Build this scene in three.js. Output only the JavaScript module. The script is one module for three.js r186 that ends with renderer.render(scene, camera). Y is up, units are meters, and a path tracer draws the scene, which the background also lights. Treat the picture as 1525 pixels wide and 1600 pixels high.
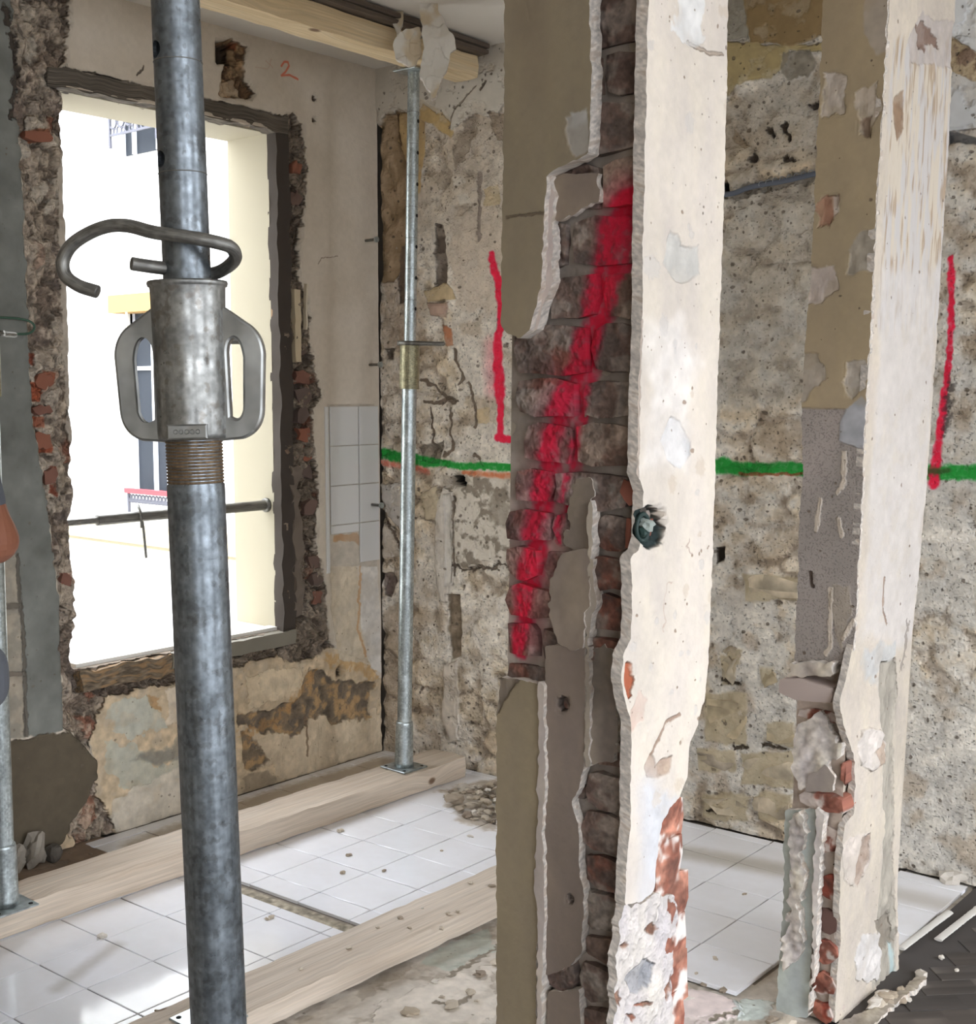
import * as THREE from 'three';
import { mergeGeometries } from 'three/addons/utils/BufferGeometryUtils.js';
import { MarchingCubes } from 'three/addons/objects/MarchingCubes.js';
import { RectAreaLightUniformsLib } from 'three/addons/lights/RectAreaLightUniformsLib.js';
import { Brush, Evaluator, SUBTRACTION } from 'three-bvh-csg';

// ---------------------------------------------------------------- camera, sky, exposure
const scene = new THREE.Scene();
const FOCAL = 1950, CX = 762.5, CY = 800, HORIZON = 610, AZ = 40 * Math.PI / 180;
const TILT = Math.atan((CY - HORIZON) / FOCAL);
const camera = new THREE.PerspectiveCamera(2 * Math.atan(800 / FOCAL) * 180 / Math.PI, 1525 / 1600, 0.05, 200);
const EYE = new THREE.Vector3(3.424, 1.42, 3.428);
camera.position.copy(EYE);
camera.lookAt(EYE.x - Math.sin(AZ) * Math.cos(TILT), EYE.y - Math.sin(TILT), EYE.z - Math.cos(AZ) * Math.cos(TILT));
scene.add(camera);
{                                                        // overcast sky, three times brighter overhead than at the horizon
  const W = 16, H = 64, d = new Float32Array(W * H * 4);
  for (let j = 0; j < H; j++) for (let i = 0; i < W; i++) { const e = ((j + 0.5) / H - 0.5) * Math.PI, l = e > 0 ? 0.55 * (1 + 2 * Math.sin(e)) : 0.3; d.set([l * 0.92, l * 0.97, l * 1.06, 1], (j * W + i) * 4); }
  const t = new THREE.DataTexture(d, W, H, THREE.RGBAFormat, THREE.FloatType); t.mapping = THREE.EquirectangularReflectionMapping; t.magFilter = t.minFilter = THREE.LinearFilter; t.needsUpdate = true;
  scene.background = t;
}
const renderer = new THREE.WebGLRenderer({ antialias: true });
renderer.toneMapping = THREE.LinearToneMapping;
renderer.toneMappingExposure = 8.9;
renderer.shadowMap.enabled = true;
// daylight standing in the three tall street windows (their openings are in wall_right)
RectAreaLightUniformsLib.init();
const STREET_X = 5.0, STREET_WINDOWS = [[0.2, 1.55], [2.25, 3.6], [4.3, 5.65]];
for (const [z0, z1] of STREET_WINDOWS) {
  const l = new THREE.RectAreaLight(new THREE.Color().setRGB(0.92, 0.97, 1.06), 0.09, z1 - z0, 2.42); l.name = 'street_window_daylight';
  l.position.set(STREET_X + 0.2, 1.33, (z0 + z1) / 2); l.lookAt(0, 1.33, (z0 + z1) / 2); scene.add(l);
}

// ---------------------------------------------------------------- helpers
const V3 = (x, y, z) => new THREE.Vector3(x, y, z);
function mulberry(a) { return () => { a |= 0; a = a + 0x6D2B79F5 | 0; let t = Math.imul(a ^ a >>> 15, 1 | a); t = t + Math.imul(t ^ t >>> 7, 61 | t) ^ t; return ((t ^ t >>> 14) >>> 0) / 4294967296; }; }
const hash = (i, j, s) => { let h = Math.imul(i | 0, 374761393) + Math.imul(j | 0, 668265263) + Math.imul(s | 0, 1274126177) | 0; h = Math.imul(h ^ h >>> 13, 1274126177); return ((h ^ h >>> 16) >>> 0) / 4294967296; };
function vn(x, y, s = 0) {
  const i = Math.floor(x), j = Math.floor(y), fx = x - i, fy = y - j, a = fx * fx * (3 - 2 * fx), b = fy * fy * (3 - 2 * fy);
  const p = hash(i, j, s), q = hash(i + 1, j, s), r = hash(i, j + 1, s), t = hash(i + 1, j + 1, s);
  return (p + (q - p) * a + (r - p + (p - q - r + t) * a) * b) * 2 - 1;
}
function fbm(x, y, o, s = 0) { let r = 0, a = 0.5; for (let k = 0; k < o; k++) { r += a * vn(x, y, s + k * 17); x = x * 2.03 + 5.1; y = y * 2.03 - 3.7; a *= 0.5; } return r; }
function worley(x, y, s = 0) {
  const i = Math.floor(x), j = Math.floor(y); let f1 = 9, f2 = 9, id = 0;
  for (let a = -1; a < 2; a++) for (let b = -1; b < 2; b++) {
    const dx = i + a + hash(i + a, j + b, s) - x, dy = j + b + hash(i + a, j + b, s + 7) - y, d = dx * dx + dy * dy;
    if (d < f1) { f2 = f1; f1 = d; id = hash(i + a, j + b, s + 13); } else if (d < f2) f2 = d;
  }
  return [Math.sqrt(f1), Math.sqrt(f2), id];
}
const clamp = (x, a = 0, b = 1) => x < a ? a : x > b ? b : x;
const sstep = (a, b, x) => { x = clamp((x - a) / (b - a)); return x * x * (3 - 2 * x); };
const mixc = (a, b, t) => [a[0] + (b[0] - a[0]) * t, a[1] + (b[1] - a[1]) * t, a[2] + (b[2] - a[2]) * t];

// a pixel of the 1525 x 1600 photograph as a direction in the room
const RX = V3(Math.cos(AZ), 0, -Math.sin(AZ)), FW = V3(-Math.sin(AZ), 0, -Math.cos(AZ));
function ray(px, py) {
  const x = (px - CX) / FOCAL, y = -(py - CY) / FOCAL, c = Math.cos(TILT), s = Math.sin(TILT);
  return V3(0, 0, 0).addScaledVector(RX, x).addScaledVector(FW, c + s * y).add(V3(0, c * y - s, 0));
}
const atDepth = (px, py, d) => EYE.clone().addScaledVector(ray(px, py), d);
const onPlane = (px, py, p, n) => { const r = ray(px, py); return EYE.clone().addScaledVector(r, p.clone().sub(EYE).dot(n) / r.dot(n)); };
const onFloor = (px, py, y = 0) => onPlane(px, py, V3(0, y, 0), V3(0, 1, 0));

class Frame {                                            // a flat face: origin, along, up, out
  constructor(o, u, v) { this.o = o; this.u = u.clone().normalize(); this.n = this.u.clone().cross(v).normalize(); this.v = this.n.clone().cross(this.u); }
  pt(u, v, n = 0) { return this.o.clone().addScaledVector(this.u, u).addScaledVector(this.v, v).addScaledVector(this.n, n); }
  pick(px, py, n = 0) { const p = onPlane(px, py, this.pt(0, 0, n), this.n).sub(this.o); return [p.dot(this.u), p.dot(this.v)]; }
  picks(list, n = 0) { return list.map(([x, y]) => this.pick(x, y, n)); }
}
function polySDF(pts) {                                  // signed distance, positive inside
  const m = pts.length;
  return (x, y) => {
    let d = 1e9, inside = false;
    for (let i = 0, j = m - 1; i < m; j = i++) {
      const ax = pts[j][0], ay = pts[j][1], bx = pts[i][0] - ax, by = pts[i][1] - ay, t = clamp(((x - ax) * bx + (y - ay) * by) / (bx * bx + by * by + 1e-12));
      const ex = x - ax - bx * t, ey = y - ay - by * t; d = Math.min(d, ex * ex + ey * ey);
      if ((pts[i][1] > y) !== (ay > y) && x < (ax - pts[i][0]) * (y - pts[i][1]) / (ay - pts[i][1]) + pts[i][0]) inside = !inside;
    }
    d = Math.sqrt(d); return inside ? d : -d;
  };
}
const box2 = (pts) => [Math.min(...pts.map((p) => p[0])), Math.min(...pts.map((p) => p[1])), Math.max(...pts.map((p) => p[0])), Math.max(...pts.map((p) => p[1]))];

// colour and relief of one face, in metres on that face
class Surf {
  constructor(frame, u0, v0, u1, v1, res, seed = 1) {
    Object.assign(this, { frame, u0, v0, u1, v1, seed });
    this.W = Math.min(2048, Math.ceil((u1 - u0) * res)); this.H = Math.min(2048, Math.ceil((v1 - v0) * res));
    this.col = new Float32Array(3 * this.W * this.H); this.h = new Float32Array(this.W * this.H);
  }
  uv(i, j) { return [this.u0 + (i + 0.5) / this.W * (this.u1 - this.u0), this.v0 + (j + 0.5) / this.H * (this.v1 - this.v0)]; }
  base(fn) {                                             // fn(u, v) -> [r, g, b, height]
    for (let j = 0, k = 0; j < this.H; j++) for (let i = 0; i < this.W; i++, k++) {
      const [u, v] = this.uv(i, j), c = fn(u, v); this.col[3 * k] = c[0]; this.col[3 * k + 1] = c[1]; this.col[3 * k + 2] = c[2]; this.h[k] = c[3] || 0;
    }
    return this;
  }
  region(b, fn) {
    const i0 = clamp(Math.floor((b[0] - this.u0) / (this.u1 - this.u0) * this.W), 0, this.W), i1 = clamp(Math.ceil((b[2] - this.u0) / (this.u1 - this.u0) * this.W), 0, this.W);
    const j0 = clamp(Math.floor((b[1] - this.v0) / (this.v1 - this.v0) * this.H), 0, this.H), j1 = clamp(Math.ceil((b[3] - this.v0) / (this.v1 - this.v0) * this.H), 0, this.H);
    for (let j = j0; j < j1; j++) for (let i = i0; i < i1; i++) { const [u, v] = this.uv(i, j); fn(u, v, j * this.W + i); }
  }
  put(k, c, m, h, add) {
    if (c) for (let q = 0; q < 3; q++) this.col[3 * k + q] += (c[q] - this.col[3 * k + q]) * m;
    if (h !== undefined) this.h[k] += add ? h * m : (h - this.h[k]) * m;
  }
  poly(px, { n = 0, uv = false, rag = 0.008, scale = 28, soft = 0.003, color, fn, vary = 0.07, op = 1, h, dh, oct = 4, wear = 0.3 } = {}) {
    const pts = uv ? px : this.frame.picks(px, n), sd = polySDF(pts), b = box2(pts), e = rag * 1.2 + soft, s = ++this.seed * 31;
    this.region([b[0] - e, b[1] - e, b[2] + e, b[3] + e], (u, v, k) => {
      const d = sd(u + rag * fbm(u * scale, v * scale, oct, s) * 1.6, v + rag * fbm(u * scale, v * scale, oct, s + 99) * 1.6), m0 = sstep(-soft, soft, d) * op;
      if (m0 <= 0) return;
      const g = fbm(u * 22, v * 22, 4, s + 15), m = fn ? m0 : m0 * (1 - wear * sstep(0.02, 0.34, g + 0.12 * sstep(0.02, 0, d)));
      const c = fn ? fn(u, v) : color && color.map((x) => x * (1 + vary * (fbm(u * 45, v * 45, 3, s + 5) * 1.6 - g)));
      this.put(k, c, m, fn && c.length > 3 ? c[3] : dh !== undefined ? dh * (1 + 1.3 * g + 0.6 * vn(u * 70, v * 50, s + 2)) : h, dh !== undefined);
    });
    return this;
  }
  stroke(px, { n = 0, uv = false, w = 0.01, soft = 0.4, color, fn, op = 1, h, dh, rag = 0.003, scale = 60, grain = 0 } = {}) {
    const pts = px.map((p) => [...(uv ? p : this.frame.pick(p[0], p[1], n)), p[2] ?? 1]), b = box2(pts), e = w * 2.2 + rag * 2, s = ++this.seed * 37;
    this.region([b[0] - e, b[1] - e, b[2] + e, b[3] + e], (u, v, k) => {
      const x = u + rag * fbm(u * scale, v * scale, 3, s) * 2, y = v + rag * fbm(u * scale, v * scale, 3, s + 50) * 2; let q = -1;
      for (let i = 1; i < pts.length; i++) {
        const a = pts[i - 1], c = pts[i], bx = c[0] - a[0], by = c[1] - a[1], t = clamp(((x - a[0]) * bx + (y - a[1]) * by) / (bx * bx + by * by + 1e-12));
        q = Math.max(q, 1 - Math.hypot(x - a[0] - bx * t, y - a[1] - by * t) / (w * (a[2] + (c[2] - a[2]) * t)));
      }
      let m = sstep(-soft, soft, q) * op; if (m <= 0) return;
      if (grain) m *= clamp(1 - grain * sstep(0.0, 0.5, fbm(u * 90, v * 90, 3, s + 9) + (1 - m) * 0.5));
      const c = fn ? fn(u, v) : color; this.put(k, c, m, h ?? dh, dh !== undefined);
    });
    return this;
  }
  pits(count, r0, r1, { color, dh = -0.004, op = 0.7, within, seed = 3 } = {}) {
    const R = mulberry(seed);
    for (let t = 0; t < count; t++) {
      const u = this.u0 + R() * (this.u1 - this.u0), v = this.v0 + R() * (this.v1 - this.v0), r = r0 + (r1 - r0) * R() ** 3, el = 0.6 + R() * 0.8;
      if (within && !within(u, v)) continue;
      this.region([u - r * 2, v - r * 2, u + r * 2, v + r * 2], (x, y, k) => {
        const m = sstep(1.1, 0.6, Math.hypot((x - u) * el, y - v) / r + 0.5 * fbm(x * 200, y * 200, 2, t)); if (m > 0) this.put(k, color, m * op, dh * m, true);
      });
    }
    return this;
  }
  sample(u, v) {
    const x = clamp((u - this.u0) / (this.u1 - this.u0) * this.W - 0.5, 0, this.W - 1.001), y = clamp((v - this.v0) / (this.v1 - this.v0) * this.H - 0.5, 0, this.H - 1.001);
    const i = Math.floor(x), j = Math.floor(y), a = x - i, b = y - j, k = j * this.W + i, h = this.h;
    return (h[k] * (1 - a) + h[k + 1] * a) * (1 - b) + (h[k + this.W] * (1 - a) + h[k + this.W + 1] * a) * b;
  }
  smooth(u, v, r) { let s = 0; for (let a = -1; a < 2; a++) for (let b = -1; b < 2; b++) s += this.sample(u + a * r, v + b * r); return s / 9; }
  colourMap() {
    const d = new Uint8Array(4 * this.W * this.H);
    for (let k = 0; k < this.W * this.H; k++) { for (let q = 0; q < 3; q++) d[4 * k + q] = clamp(this.col[3 * k + q], 0, 255); d[4 * k + 3] = 255; }
    const t = new THREE.DataTexture(d, this.W, this.H, THREE.RGBAFormat); t.colorSpace = THREE.SRGBColorSpace; t.magFilter = t.minFilter = THREE.LinearFilter; t.needsUpdate = true; return t;
  }
  bumpMap(residual, amp) {
    const d = new Uint8Array(this.W * this.H);
    for (let k = 0; k < d.length; k++) d[k] = clamp(127.5 + 127.5 * (residual ? residual[k] : this.h[k]) / amp, 0, 255);
    const t = new THREE.DataTexture(d, this.W, this.H, THREE.RedFormat); t.magFilter = t.minFilter = THREE.LinearFilter; t.needsUpdate = true; return t;
  }
  material(opts = {}, residual = null, amp = 0.006) { return new THREE.MeshStandardMaterial({ roughness: 0.92, map: this.colourMap(), bumpMap: this.bumpMap(residual, amp), bumpScale: amp * 2, ...opts }); }
  uvOf(u, v) { return [(u - this.u0) / (this.u1 - this.u0), (v - this.v0) / (this.v1 - this.v0)]; }
  // the relief as a mesh, cut where sdf < 0, with its broken edge running back to depth `back`
  relief(sdf, cell, back, origin) {
    const nu = Math.max(2, Math.round((this.u1 - this.u0) / cell)), nv = Math.max(2, Math.round((this.v1 - this.v0) / cell)), du = (this.u1 - this.u0) / nu, dv = (this.v1 - this.v0) / nv;
    const hg = new Float32Array((nu + 1) * (nv + 1)), sg = new Float32Array(hg.length);
    for (let j = 0, k = 0; j <= nv; j++) for (let i = 0; i <= nu; i++, k++) { const u = this.u0 + i * du, v = this.v0 + j * dv; hg[k] = this.smooth(u, v, cell * 0.3); sg[k] = sdf ? sdf(u, v) : 1; }
    const pos = [], uvs = [], idx = [], key = new Map(), sp = [], su = [], si = [];
    const vert = (id, u, v, h) => { let q = key.get(id); if (q === undefined) { q = pos.length / 3; key.set(id, q); const p = this.frame.pt(u, v, h); pos.push(p.x - origin.x, p.y - origin.y, p.z - origin.z); uvs.push(...this.uvOf(u, v)); } return q; };
    const skirt = (a, b) => {
      const q = sp.length / 3;
      for (const [u, v, h] of [a, b, [b[0], b[1], back], [a[0], a[1], back]]) { const p = this.frame.pt(u, v, h); sp.push(p.x - origin.x, p.y - origin.y, p.z - origin.z); su.push(u * 3 + h * 3, v * 3 + h); }
      si.push(q, q + 1, q + 2, q, q + 2, q + 3);
    };
    const N = nu + 1;
    for (let j = 0; j < nv; j++) for (let i = 0; i < nu; i++) {
      const cs = [[i, j], [i + 1, j], [i + 1, j + 1], [i, j + 1]], ks = cs.map(([a, b]) => b * N + a);
      if (ks.every((k) => sg[k] <= 0)) continue;
      const ring = [], cuts = [];
      for (let e = 0; e < 4; e++) {
        const a = ks[e], b = ks[(e + 1) % 4], [ia, ja] = cs[e], [ib, jb] = cs[(e + 1) % 4];
        if (sg[a] > 0) ring.push([vert('c' + a, this.u0 + ia * du, this.v0 + ja * dv, hg[a])]);
        if ((sg[a] > 0) !== (sg[b] > 0)) {
          const t = sg[a] / (sg[a] - sg[b]), u = this.u0 + (ia + (ib - ia) * t) * du, v = this.v0 + (ja + (jb - ja) * t) * dv, h = hg[a] + (hg[b] - hg[a]) * t;
          ring.push([vert('e' + Math.min(a, b) + '_' + Math.max(a, b), u, v, h)]); cuts.push([u, v, h, sg[a] > 0]);
        }
      }
      for (let q = 2; q < ring.length; q++) idx.push(ring[0][0], ring[q - 1][0], ring[q][0]);
      if (cuts.length >= 2) { const [a, b] = cuts; a[3] ? skirt(b, a) : skirt(a, b); if (cuts.length === 4) { const [, , c, d] = cuts; c[3] ? skirt(d, c) : skirt(c, d); } }
      for (const [e, at] of [[0, j === 0], [1, i === nu - 1], [2, j === nv - 1], [3, i === 0]]) if (at) {
        const a = ks[e], b = ks[(e + 1) % 4]; if (sg[a] > 0 && sg[b] > 0) skirt([this.u0 + cs[(e + 1) % 4][0] * du, this.v0 + cs[(e + 1) % 4][1] * dv, hg[b]], [this.u0 + cs[e][0] * du, this.v0 + cs[e][1] * dv, hg[a]]);
      }
    }
    const g = new THREE.BufferGeometry(); g.setAttribute('position', new THREE.Float32BufferAttribute(pos, 3)); g.setAttribute('uv', new THREE.Float32BufferAttribute(uvs, 2)); g.setIndex(idx); g.computeVertexNormals();
    const s = new THREE.BufferGeometry(); s.setAttribute('position', new THREE.Float32BufferAttribute(sp, 3)); s.setAttribute('uv', new THREE.Float32BufferAttribute(su, 2)); s.setIndex(si); s.computeVertexNormals();
    const res = new Float32Array(this.W * this.H);
    for (let j = 0, k = 0; j < this.H; j++) for (let i = 0; i < this.W; i++, k++) {
      const x = clamp((i + 0.5) / this.W * nu, 0, nu - 1e-4), y = clamp((j + 0.5) / this.H * nv, 0, nv - 1e-4), a = Math.floor(x), b = Math.floor(y), s2 = x - a, t2 = y - b, q = b * N + a;
      res[k] = this.h[k] - ((hg[q] * (1 - s2) + hg[q + 1] * s2) * (1 - t2) + (hg[q + N] * (1 - s2) + hg[q + N + 1] * s2) * t2);
    }
    return { front: g, edge: s, residual: res };
  }
}

const taken = new Map();
function numbered(n) { const k = taken.get(n) ?? 0; taken.set(n, k + 1); return k ? n + '_' + String(k).padStart(3, '0') : n; }
function shade(o) { o.traverse((m) => { if (m.isMesh) { m.castShadow = true; m.receiveShadow = true; } }); return o; }
function mesh(name, g, m, parent) { const o = new THREE.Mesh(g, m); o.name = name; if (parent) parent.add(o); return o; }
function thing(name, label, category, at = V3(0, 0, 0), group) { const o = new THREE.Group(); o.name = numbered(name); o.position.copy(at); o.userData = { label, category }; if (group) o.userData.group = group; scene.add(o); return o; }
function solid(name, label, category, g, m, at = V3(0, 0, 0), group) { const o = mesh(numbered(name), g, m, scene); o.position.copy(at); o.userData = { label, category }; if (group) o.userData.group = group; return o; }
function structure(name, label, category, o) { o.name = name; o.userData = { ...o.userData, kind: 'structure', label, category }; if (!o.parent) scene.add(o); return o; }
const std = (c, r = 0.9, o = {}) => new THREE.MeshStandardMaterial({ color: new THREE.Color(c[0] / 255, c[1] / 255, c[2] / 255).convertSRGBToLinear(), roughness: r, ...o });
function boxAt(x0, y0, z0, x1, y1, z1) { return new THREE.BoxGeometry(x1 - x0, y1 - y0, z1 - z0).translate((x0 + x1) / 2, (y0 + y1) / 2, (z0 + z1) / 2); }
function bevelBox(w, h, d, b) {                          // box with chamfered edges, centred
  const s = new THREE.Shape(); const x = w / 2 - b, y = h / 2 - b; s.moveTo(-x, -y); s.lineTo(x, -y); s.lineTo(x, y); s.lineTo(-x, y); s.closePath();
  return new THREE.ExtrudeGeometry(s, { depth: d - 2 * b, bevelEnabled: true, bevelThickness: b, bevelSize: b, bevelSegments: 1 }).translate(0, 0, -(d - 2 * b) / 2);
}
function noiseTex(w, h, fn, srgb = true, mirror = false) {
  const d = new Uint8Array(4 * w * h);
  for (let j = 0, k = 0; j < h; j++) for (let i = 0; i < w; i++, k++) { const c = fn(i / w, j / h); for (let q = 0; q < 3; q++) d[4 * k + q] = clamp(c[q], 0, 255); d[4 * k + 3] = 255; }
  const t = new THREE.DataTexture(d, w, h, THREE.RGBAFormat); if (srgb) t.colorSpace = THREE.SRGBColorSpace; t.magFilter = t.minFilter = THREE.LinearFilter; t.wrapS = t.wrapT = mirror ? THREE.MirroredRepeatWrapping : THREE.RepeatWrapping; t.needsUpdate = true; return t;
}
function lump(r, seed, flat = 1, detail = 1) {           // a broken chunk
  const g = new THREE.IcosahedronGeometry(r, detail), p = g.attributes.position, v = new THREE.Vector3();
  for (let i = 0; i < p.count; i++) { v.fromBufferAttribute(p, i); const q = v.clone().divideScalar(r); const k = 1 + 0.45 * vn(q.x * 1.7 + seed * 3.1, q.y * 1.7 + q.z * 2.3 + seed, seed) ; v.multiplyScalar(k); v.y *= flat; v.x *= 1 + 0.3 * (hash(seed, 1, 5) - 0.5); p.setXYZ(i, v.x, v.y, v.z); }
  g.computeVertexNormals(); return g;
}
function brickGeo(frame, u, v, w, h, n, d, origin, surf, seed, rough = 0.004) {   // one brick, its face at height n of the frame
  const g = new THREE.BoxGeometry(w, h, d, 3, 2, 1), p = g.attributes.position, uv = g.attributes.uv;
  for (let i = 0; i < p.count; i++) {
    let x = p.getX(i), y = p.getY(i), z = p.getZ(i); const key = Math.round(x * 1e4) * 31 + Math.round(y * 1e4) * 17 + Math.round(z * 1e4);
    const corner = (Math.abs(x) > w / 2 - 1e-5) + (Math.abs(y) > h / 2 - 1e-5);
    x += (hash(key, 1, seed) - 0.5) * 2 * rough; y += (hash(key, 2, seed) - 0.5) * 2 * rough; z += (hash(key, 3, seed) - 0.5) * 2 * rough;
    if (corner === 2) { x *= 1 - 0.007 / w; y *= 1 - 0.009 / h; if (z > 0) z -= 0.004; } else if (corner === 1 && z > 0) z -= 0.002;
    const q = frame.pt(u + x, v + y, n - d / 2 + z).sub(origin); p.setXYZ(i, q.x, q.y, q.z);
    uv.setXY(i, ...surf.uvOf(u + x, v + y + (z < 0 ? 0.003 : 0)));
  }
  g.computeVertexNormals(); return g;
}
function metres(g, circ) { const p = g.attributes.position, uv = g.attributes.uv; for (let i = 0; i < p.count; i++) uv.setXY(i, uv.getX(i) * circ * 4, p.getY(i) * 4); return g; }   // lathe texture at its real size
function tube(pts, r, seg = 8, steps = 0, closed = false) { const c = new THREE.CatmullRomCurve3(pts, closed, 'catmullrom', 0.5); return new THREE.TubeGeometry(c, steps || pts.length * 6, r, seg, closed); }
// ---------------------------------------------------------------- the room: walls, ceiling, floor
const CEIL = 2.62, UP = V3(0, 1, 0);
const plasterWhite = std([214, 208, 198]), plasterEdge = new THREE.MeshStandardMaterial({ roughness: 0.95, map: noiseTex(256, 256, (x, y) => { const n = fbm(x * 12, y * 30, 4, 6), f = fbm(x * 50, y * 90, 3, 9), k = 1 + 0.2 * n + 0.22 * f; return mixc([208 * k, 199 * k, 188 * k], [168, 150, 132], sstep(0.12, 0.4, n) * 0.6); }) }), plasterTan = std([176, 160, 132]), mortarMat = std([158, 146, 130]), screedMat = std([168, 158, 145]);
const WIN = { z0: 0.487, z1: 1.318, y0: 0.553, y1: 2.322 };
const FWIN = new Frame(V3(0, 0, 0), V3(0, 0, -1), UP);
const FPARTY = new Frame(V3(0, 0, 0), V3(Math.cos(0.055), 0, -Math.sin(0.055)), UP);

const rubbleTones = [[172, 156, 136], [136, 118, 102], [112, 97, 84], [190, 180, 164], [146, 92, 70], [148, 132, 114], [126, 110, 98], [160, 146, 130], [184, 172, 156], [118, 104, 94]];
function rubble(u, v, depth, rough = 0.016, seed = 4, cell = 22) {           // broken masonry smeared with old mortar
  const x = u + 0.03 * fbm(u * 24, v * 24, 4, seed), y = v + 0.03 * fbm(u * 24, v * 24, 4, seed + 3), n1 = fbm(u * 13, v * 10, 5, seed + 20), n = fbm(u * 60, v * 55, 4, seed + 8);
  const w = worley(x * cell * 0.7, y * cell * 0.6, seed), t = rubbleTones[Math.floor(w[2] * 10) % 10], gap = sstep(0.0, 0.3, w[1] - w[0]), smear = sstep(-0.16, 0.2, n1 + 0.5 * n);
  const c = mixc(mixc([124, 109, 94], t, gap * 0.8), [182, 168, 150], smear * 0.65), k = 1 + 0.34 * n;
  return [c[0] * k, c[1] * k, c[2] * k, depth + (gap - 0.6) * rough * 0.5 + n1 * rough * 1.5 + n * rough * 0.9];
}

// ---- wall with the courtyard window
const wallWindow = new THREE.Group(); structure('wall_left', 'stripped plaster wall with the torn-out courtyard window opening', 'wall', wallWindow);
{
  const s = new Surf(FWIN, -1.78, 0, 0.0, CEIL, 780, 10);
  s.base((u, v) => { const n = fbm(u * 6, v * 6, 4, 2), f = fbm(u * 70, v * 70, 3, 3); return [202 + n * 12 + f * 6, 190 + n * 13 + f * 6, 172 + n * 15 + f * 6, f * 0.0007 + n * 0.002]; });
  // breast wall under the window: layers of old paint, damp stains
  s.poly([[120, 1095], [250, 1060], [470, 1010], [520, 1010], [560, 1030], [598, 1060], [600, 1200], [380, 1262], [130, 1345], [90, 1345], [110, 1250], [150, 1190]], { color: [196, 176, 146], rag: 0.02, scale: 14, vary: 0.12, dh: -0.004 });
  s.poly([[170, 1105], [230, 1085], [262, 1140], [215, 1150], [175, 1150]], { color: [180, 186, 176], rag: 0.02, vary: 0.08, op: 0.7, dh: 0.002 });
  s.poly([[160, 1160], [215, 1165], [240, 1205], [285, 1180], [290, 1215], [200, 1235], [165, 1200]], { color: [176, 184, 174], rag: 0.02, op: 0.6 });
  s.poly([[178, 1250], [290, 1190], [290, 1300], [190, 1310], [175, 1290]], { color: [206, 196, 178], rag: 0.02, scale: 16, dh: 0.003 });
  s.poly([[255, 1075], [285, 1070], [288, 1120], [262, 1130]], { color: [208, 194, 172], rag: 0.015, dh: 0.002 });
  s.poly([[385, 1060], [470, 1040], [482, 1075], [440, 1095], [385, 1110]], { color: [212, 194, 164], rag: 0.016, dh: 0.003 });
  s.poly([[395, 1160], [460, 1130], [560, 1105], [596, 1110], [598, 1172], [440, 1225], [430, 1195], [390, 1185]], { color: [206, 188, 160], rag: 0.02, dh: 0.003 });
  s.poly([[230, 1090], [250, 1088], [255, 1110], [240, 1105]], { color: [176, 140, 96], rag: 0.014, op: 0.8 });
  const damp = (u, v) => { const n = fbm(u * 30, v * 30, 4, 77), w = worley(u * 26, v * 26, 71); const c = mixc(mixc([134, 117, 95], [114, 102, 88], w[2]), [156, 128, 92], sstep(0, 0.3, n)); return [...c.map((x) => x * (1 + 0.35 * n)), -0.012 + n * 0.012]; };
  s.poly([[375, 1120], [420, 1115], [470, 1088], [490, 1050], [520, 1055], [585, 1070], [585, 1125], [560, 1130], [500, 1122], [470, 1140], [420, 1150], [378, 1140]], { fn: damp, rag: 0.03, scale: 16, soft: 0.006 });
  s.poly([[378, 1150], [405, 1160], [420, 1190], [400, 1205], [378, 1200]], { fn: damp, rag: 0.02, scale: 20, soft: 0.006 });
  s.poly([[205, 1190], [240, 1170], [290, 1155], [292, 1185], [240, 1195]], { color: [128, 126, 118], rag: 0.02, op: 0.8, soft: 0.01 });
  s.poly([[380, 1215], [420, 1200], [435, 1215], [425, 1235], [380, 1240]], { color: [150, 136, 116], rag: 0.012, op: 0.8 });
  s.stroke([[480, 1120], [481, 1180]], { w: 0.005, color: [120, 98, 76], op: 0.7 });
  s.stroke([[515, 1030], [575, 1045], [585, 1060]], { w: 0.02, color: [190, 148, 92], op: 0.6, soft: 0.8, rag: 0.02 });
  s.stroke([[380, 1150], [430, 1130], [470, 1085], [490, 1055]], { w: 0.014, color: [184, 138, 84], op: 0.55, soft: 0.8, rag: 0.02 });
  // strip beside the corner, beneath the tiles
  s.poly([[515, 885], [558, 880], [562, 940], [575, 1010], [580, 1040], [530, 1030], [520, 960]], { color: [196, 182, 158], rag: 0.008, dh: -0.003 });
  s.poly([[561, 880], [590, 878], [596, 1050], [580, 1045], [565, 985]], { color: [208, 202, 192], rag: 0.004 });
  s.stroke([[560, 830], [563, 905], [560, 985], [572, 1025]], { w: 0.006, color: [186, 142, 98], op: 0.7, rag: 0.006 });
  s.poly([[511, 632], [584, 632], [590, 885], [512, 885]], { color: [186, 176, 160], rag: 0.003, h: -0.002 });
  s.poly([[520, 838], [560, 832], [562, 850], [540, 846], [522, 850]], { color: [182, 140, 100], rag: 0.01, op: 0.8 });
  // broken masonry round the opening
  const rb = (u, v) => rubble(u, v, -0.022, 0.022, 5, 24), dk = (u, v) => { const c = rubble(u, v, -0.03, 0.03, 15, 26); return [c[0] * 0.8, c[1] * 0.78, c[2] * 0.76, c[3]]; };
  s.poly([[420, 185], [458, 180], [476, 195], [477, 240], [482, 260], [478, 330], [470, 360], [470, 440], [484, 480], [482, 530], [497, 590], [502, 620], [488, 650], [498, 740], [497, 790], [494, 850], [505, 890], [512, 940], [514, 1000], [520, 1012], [470, 1035], [440, 1030], [420, 900]], { fn: dk, rag: 0.012, soft: 0.004 });
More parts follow.
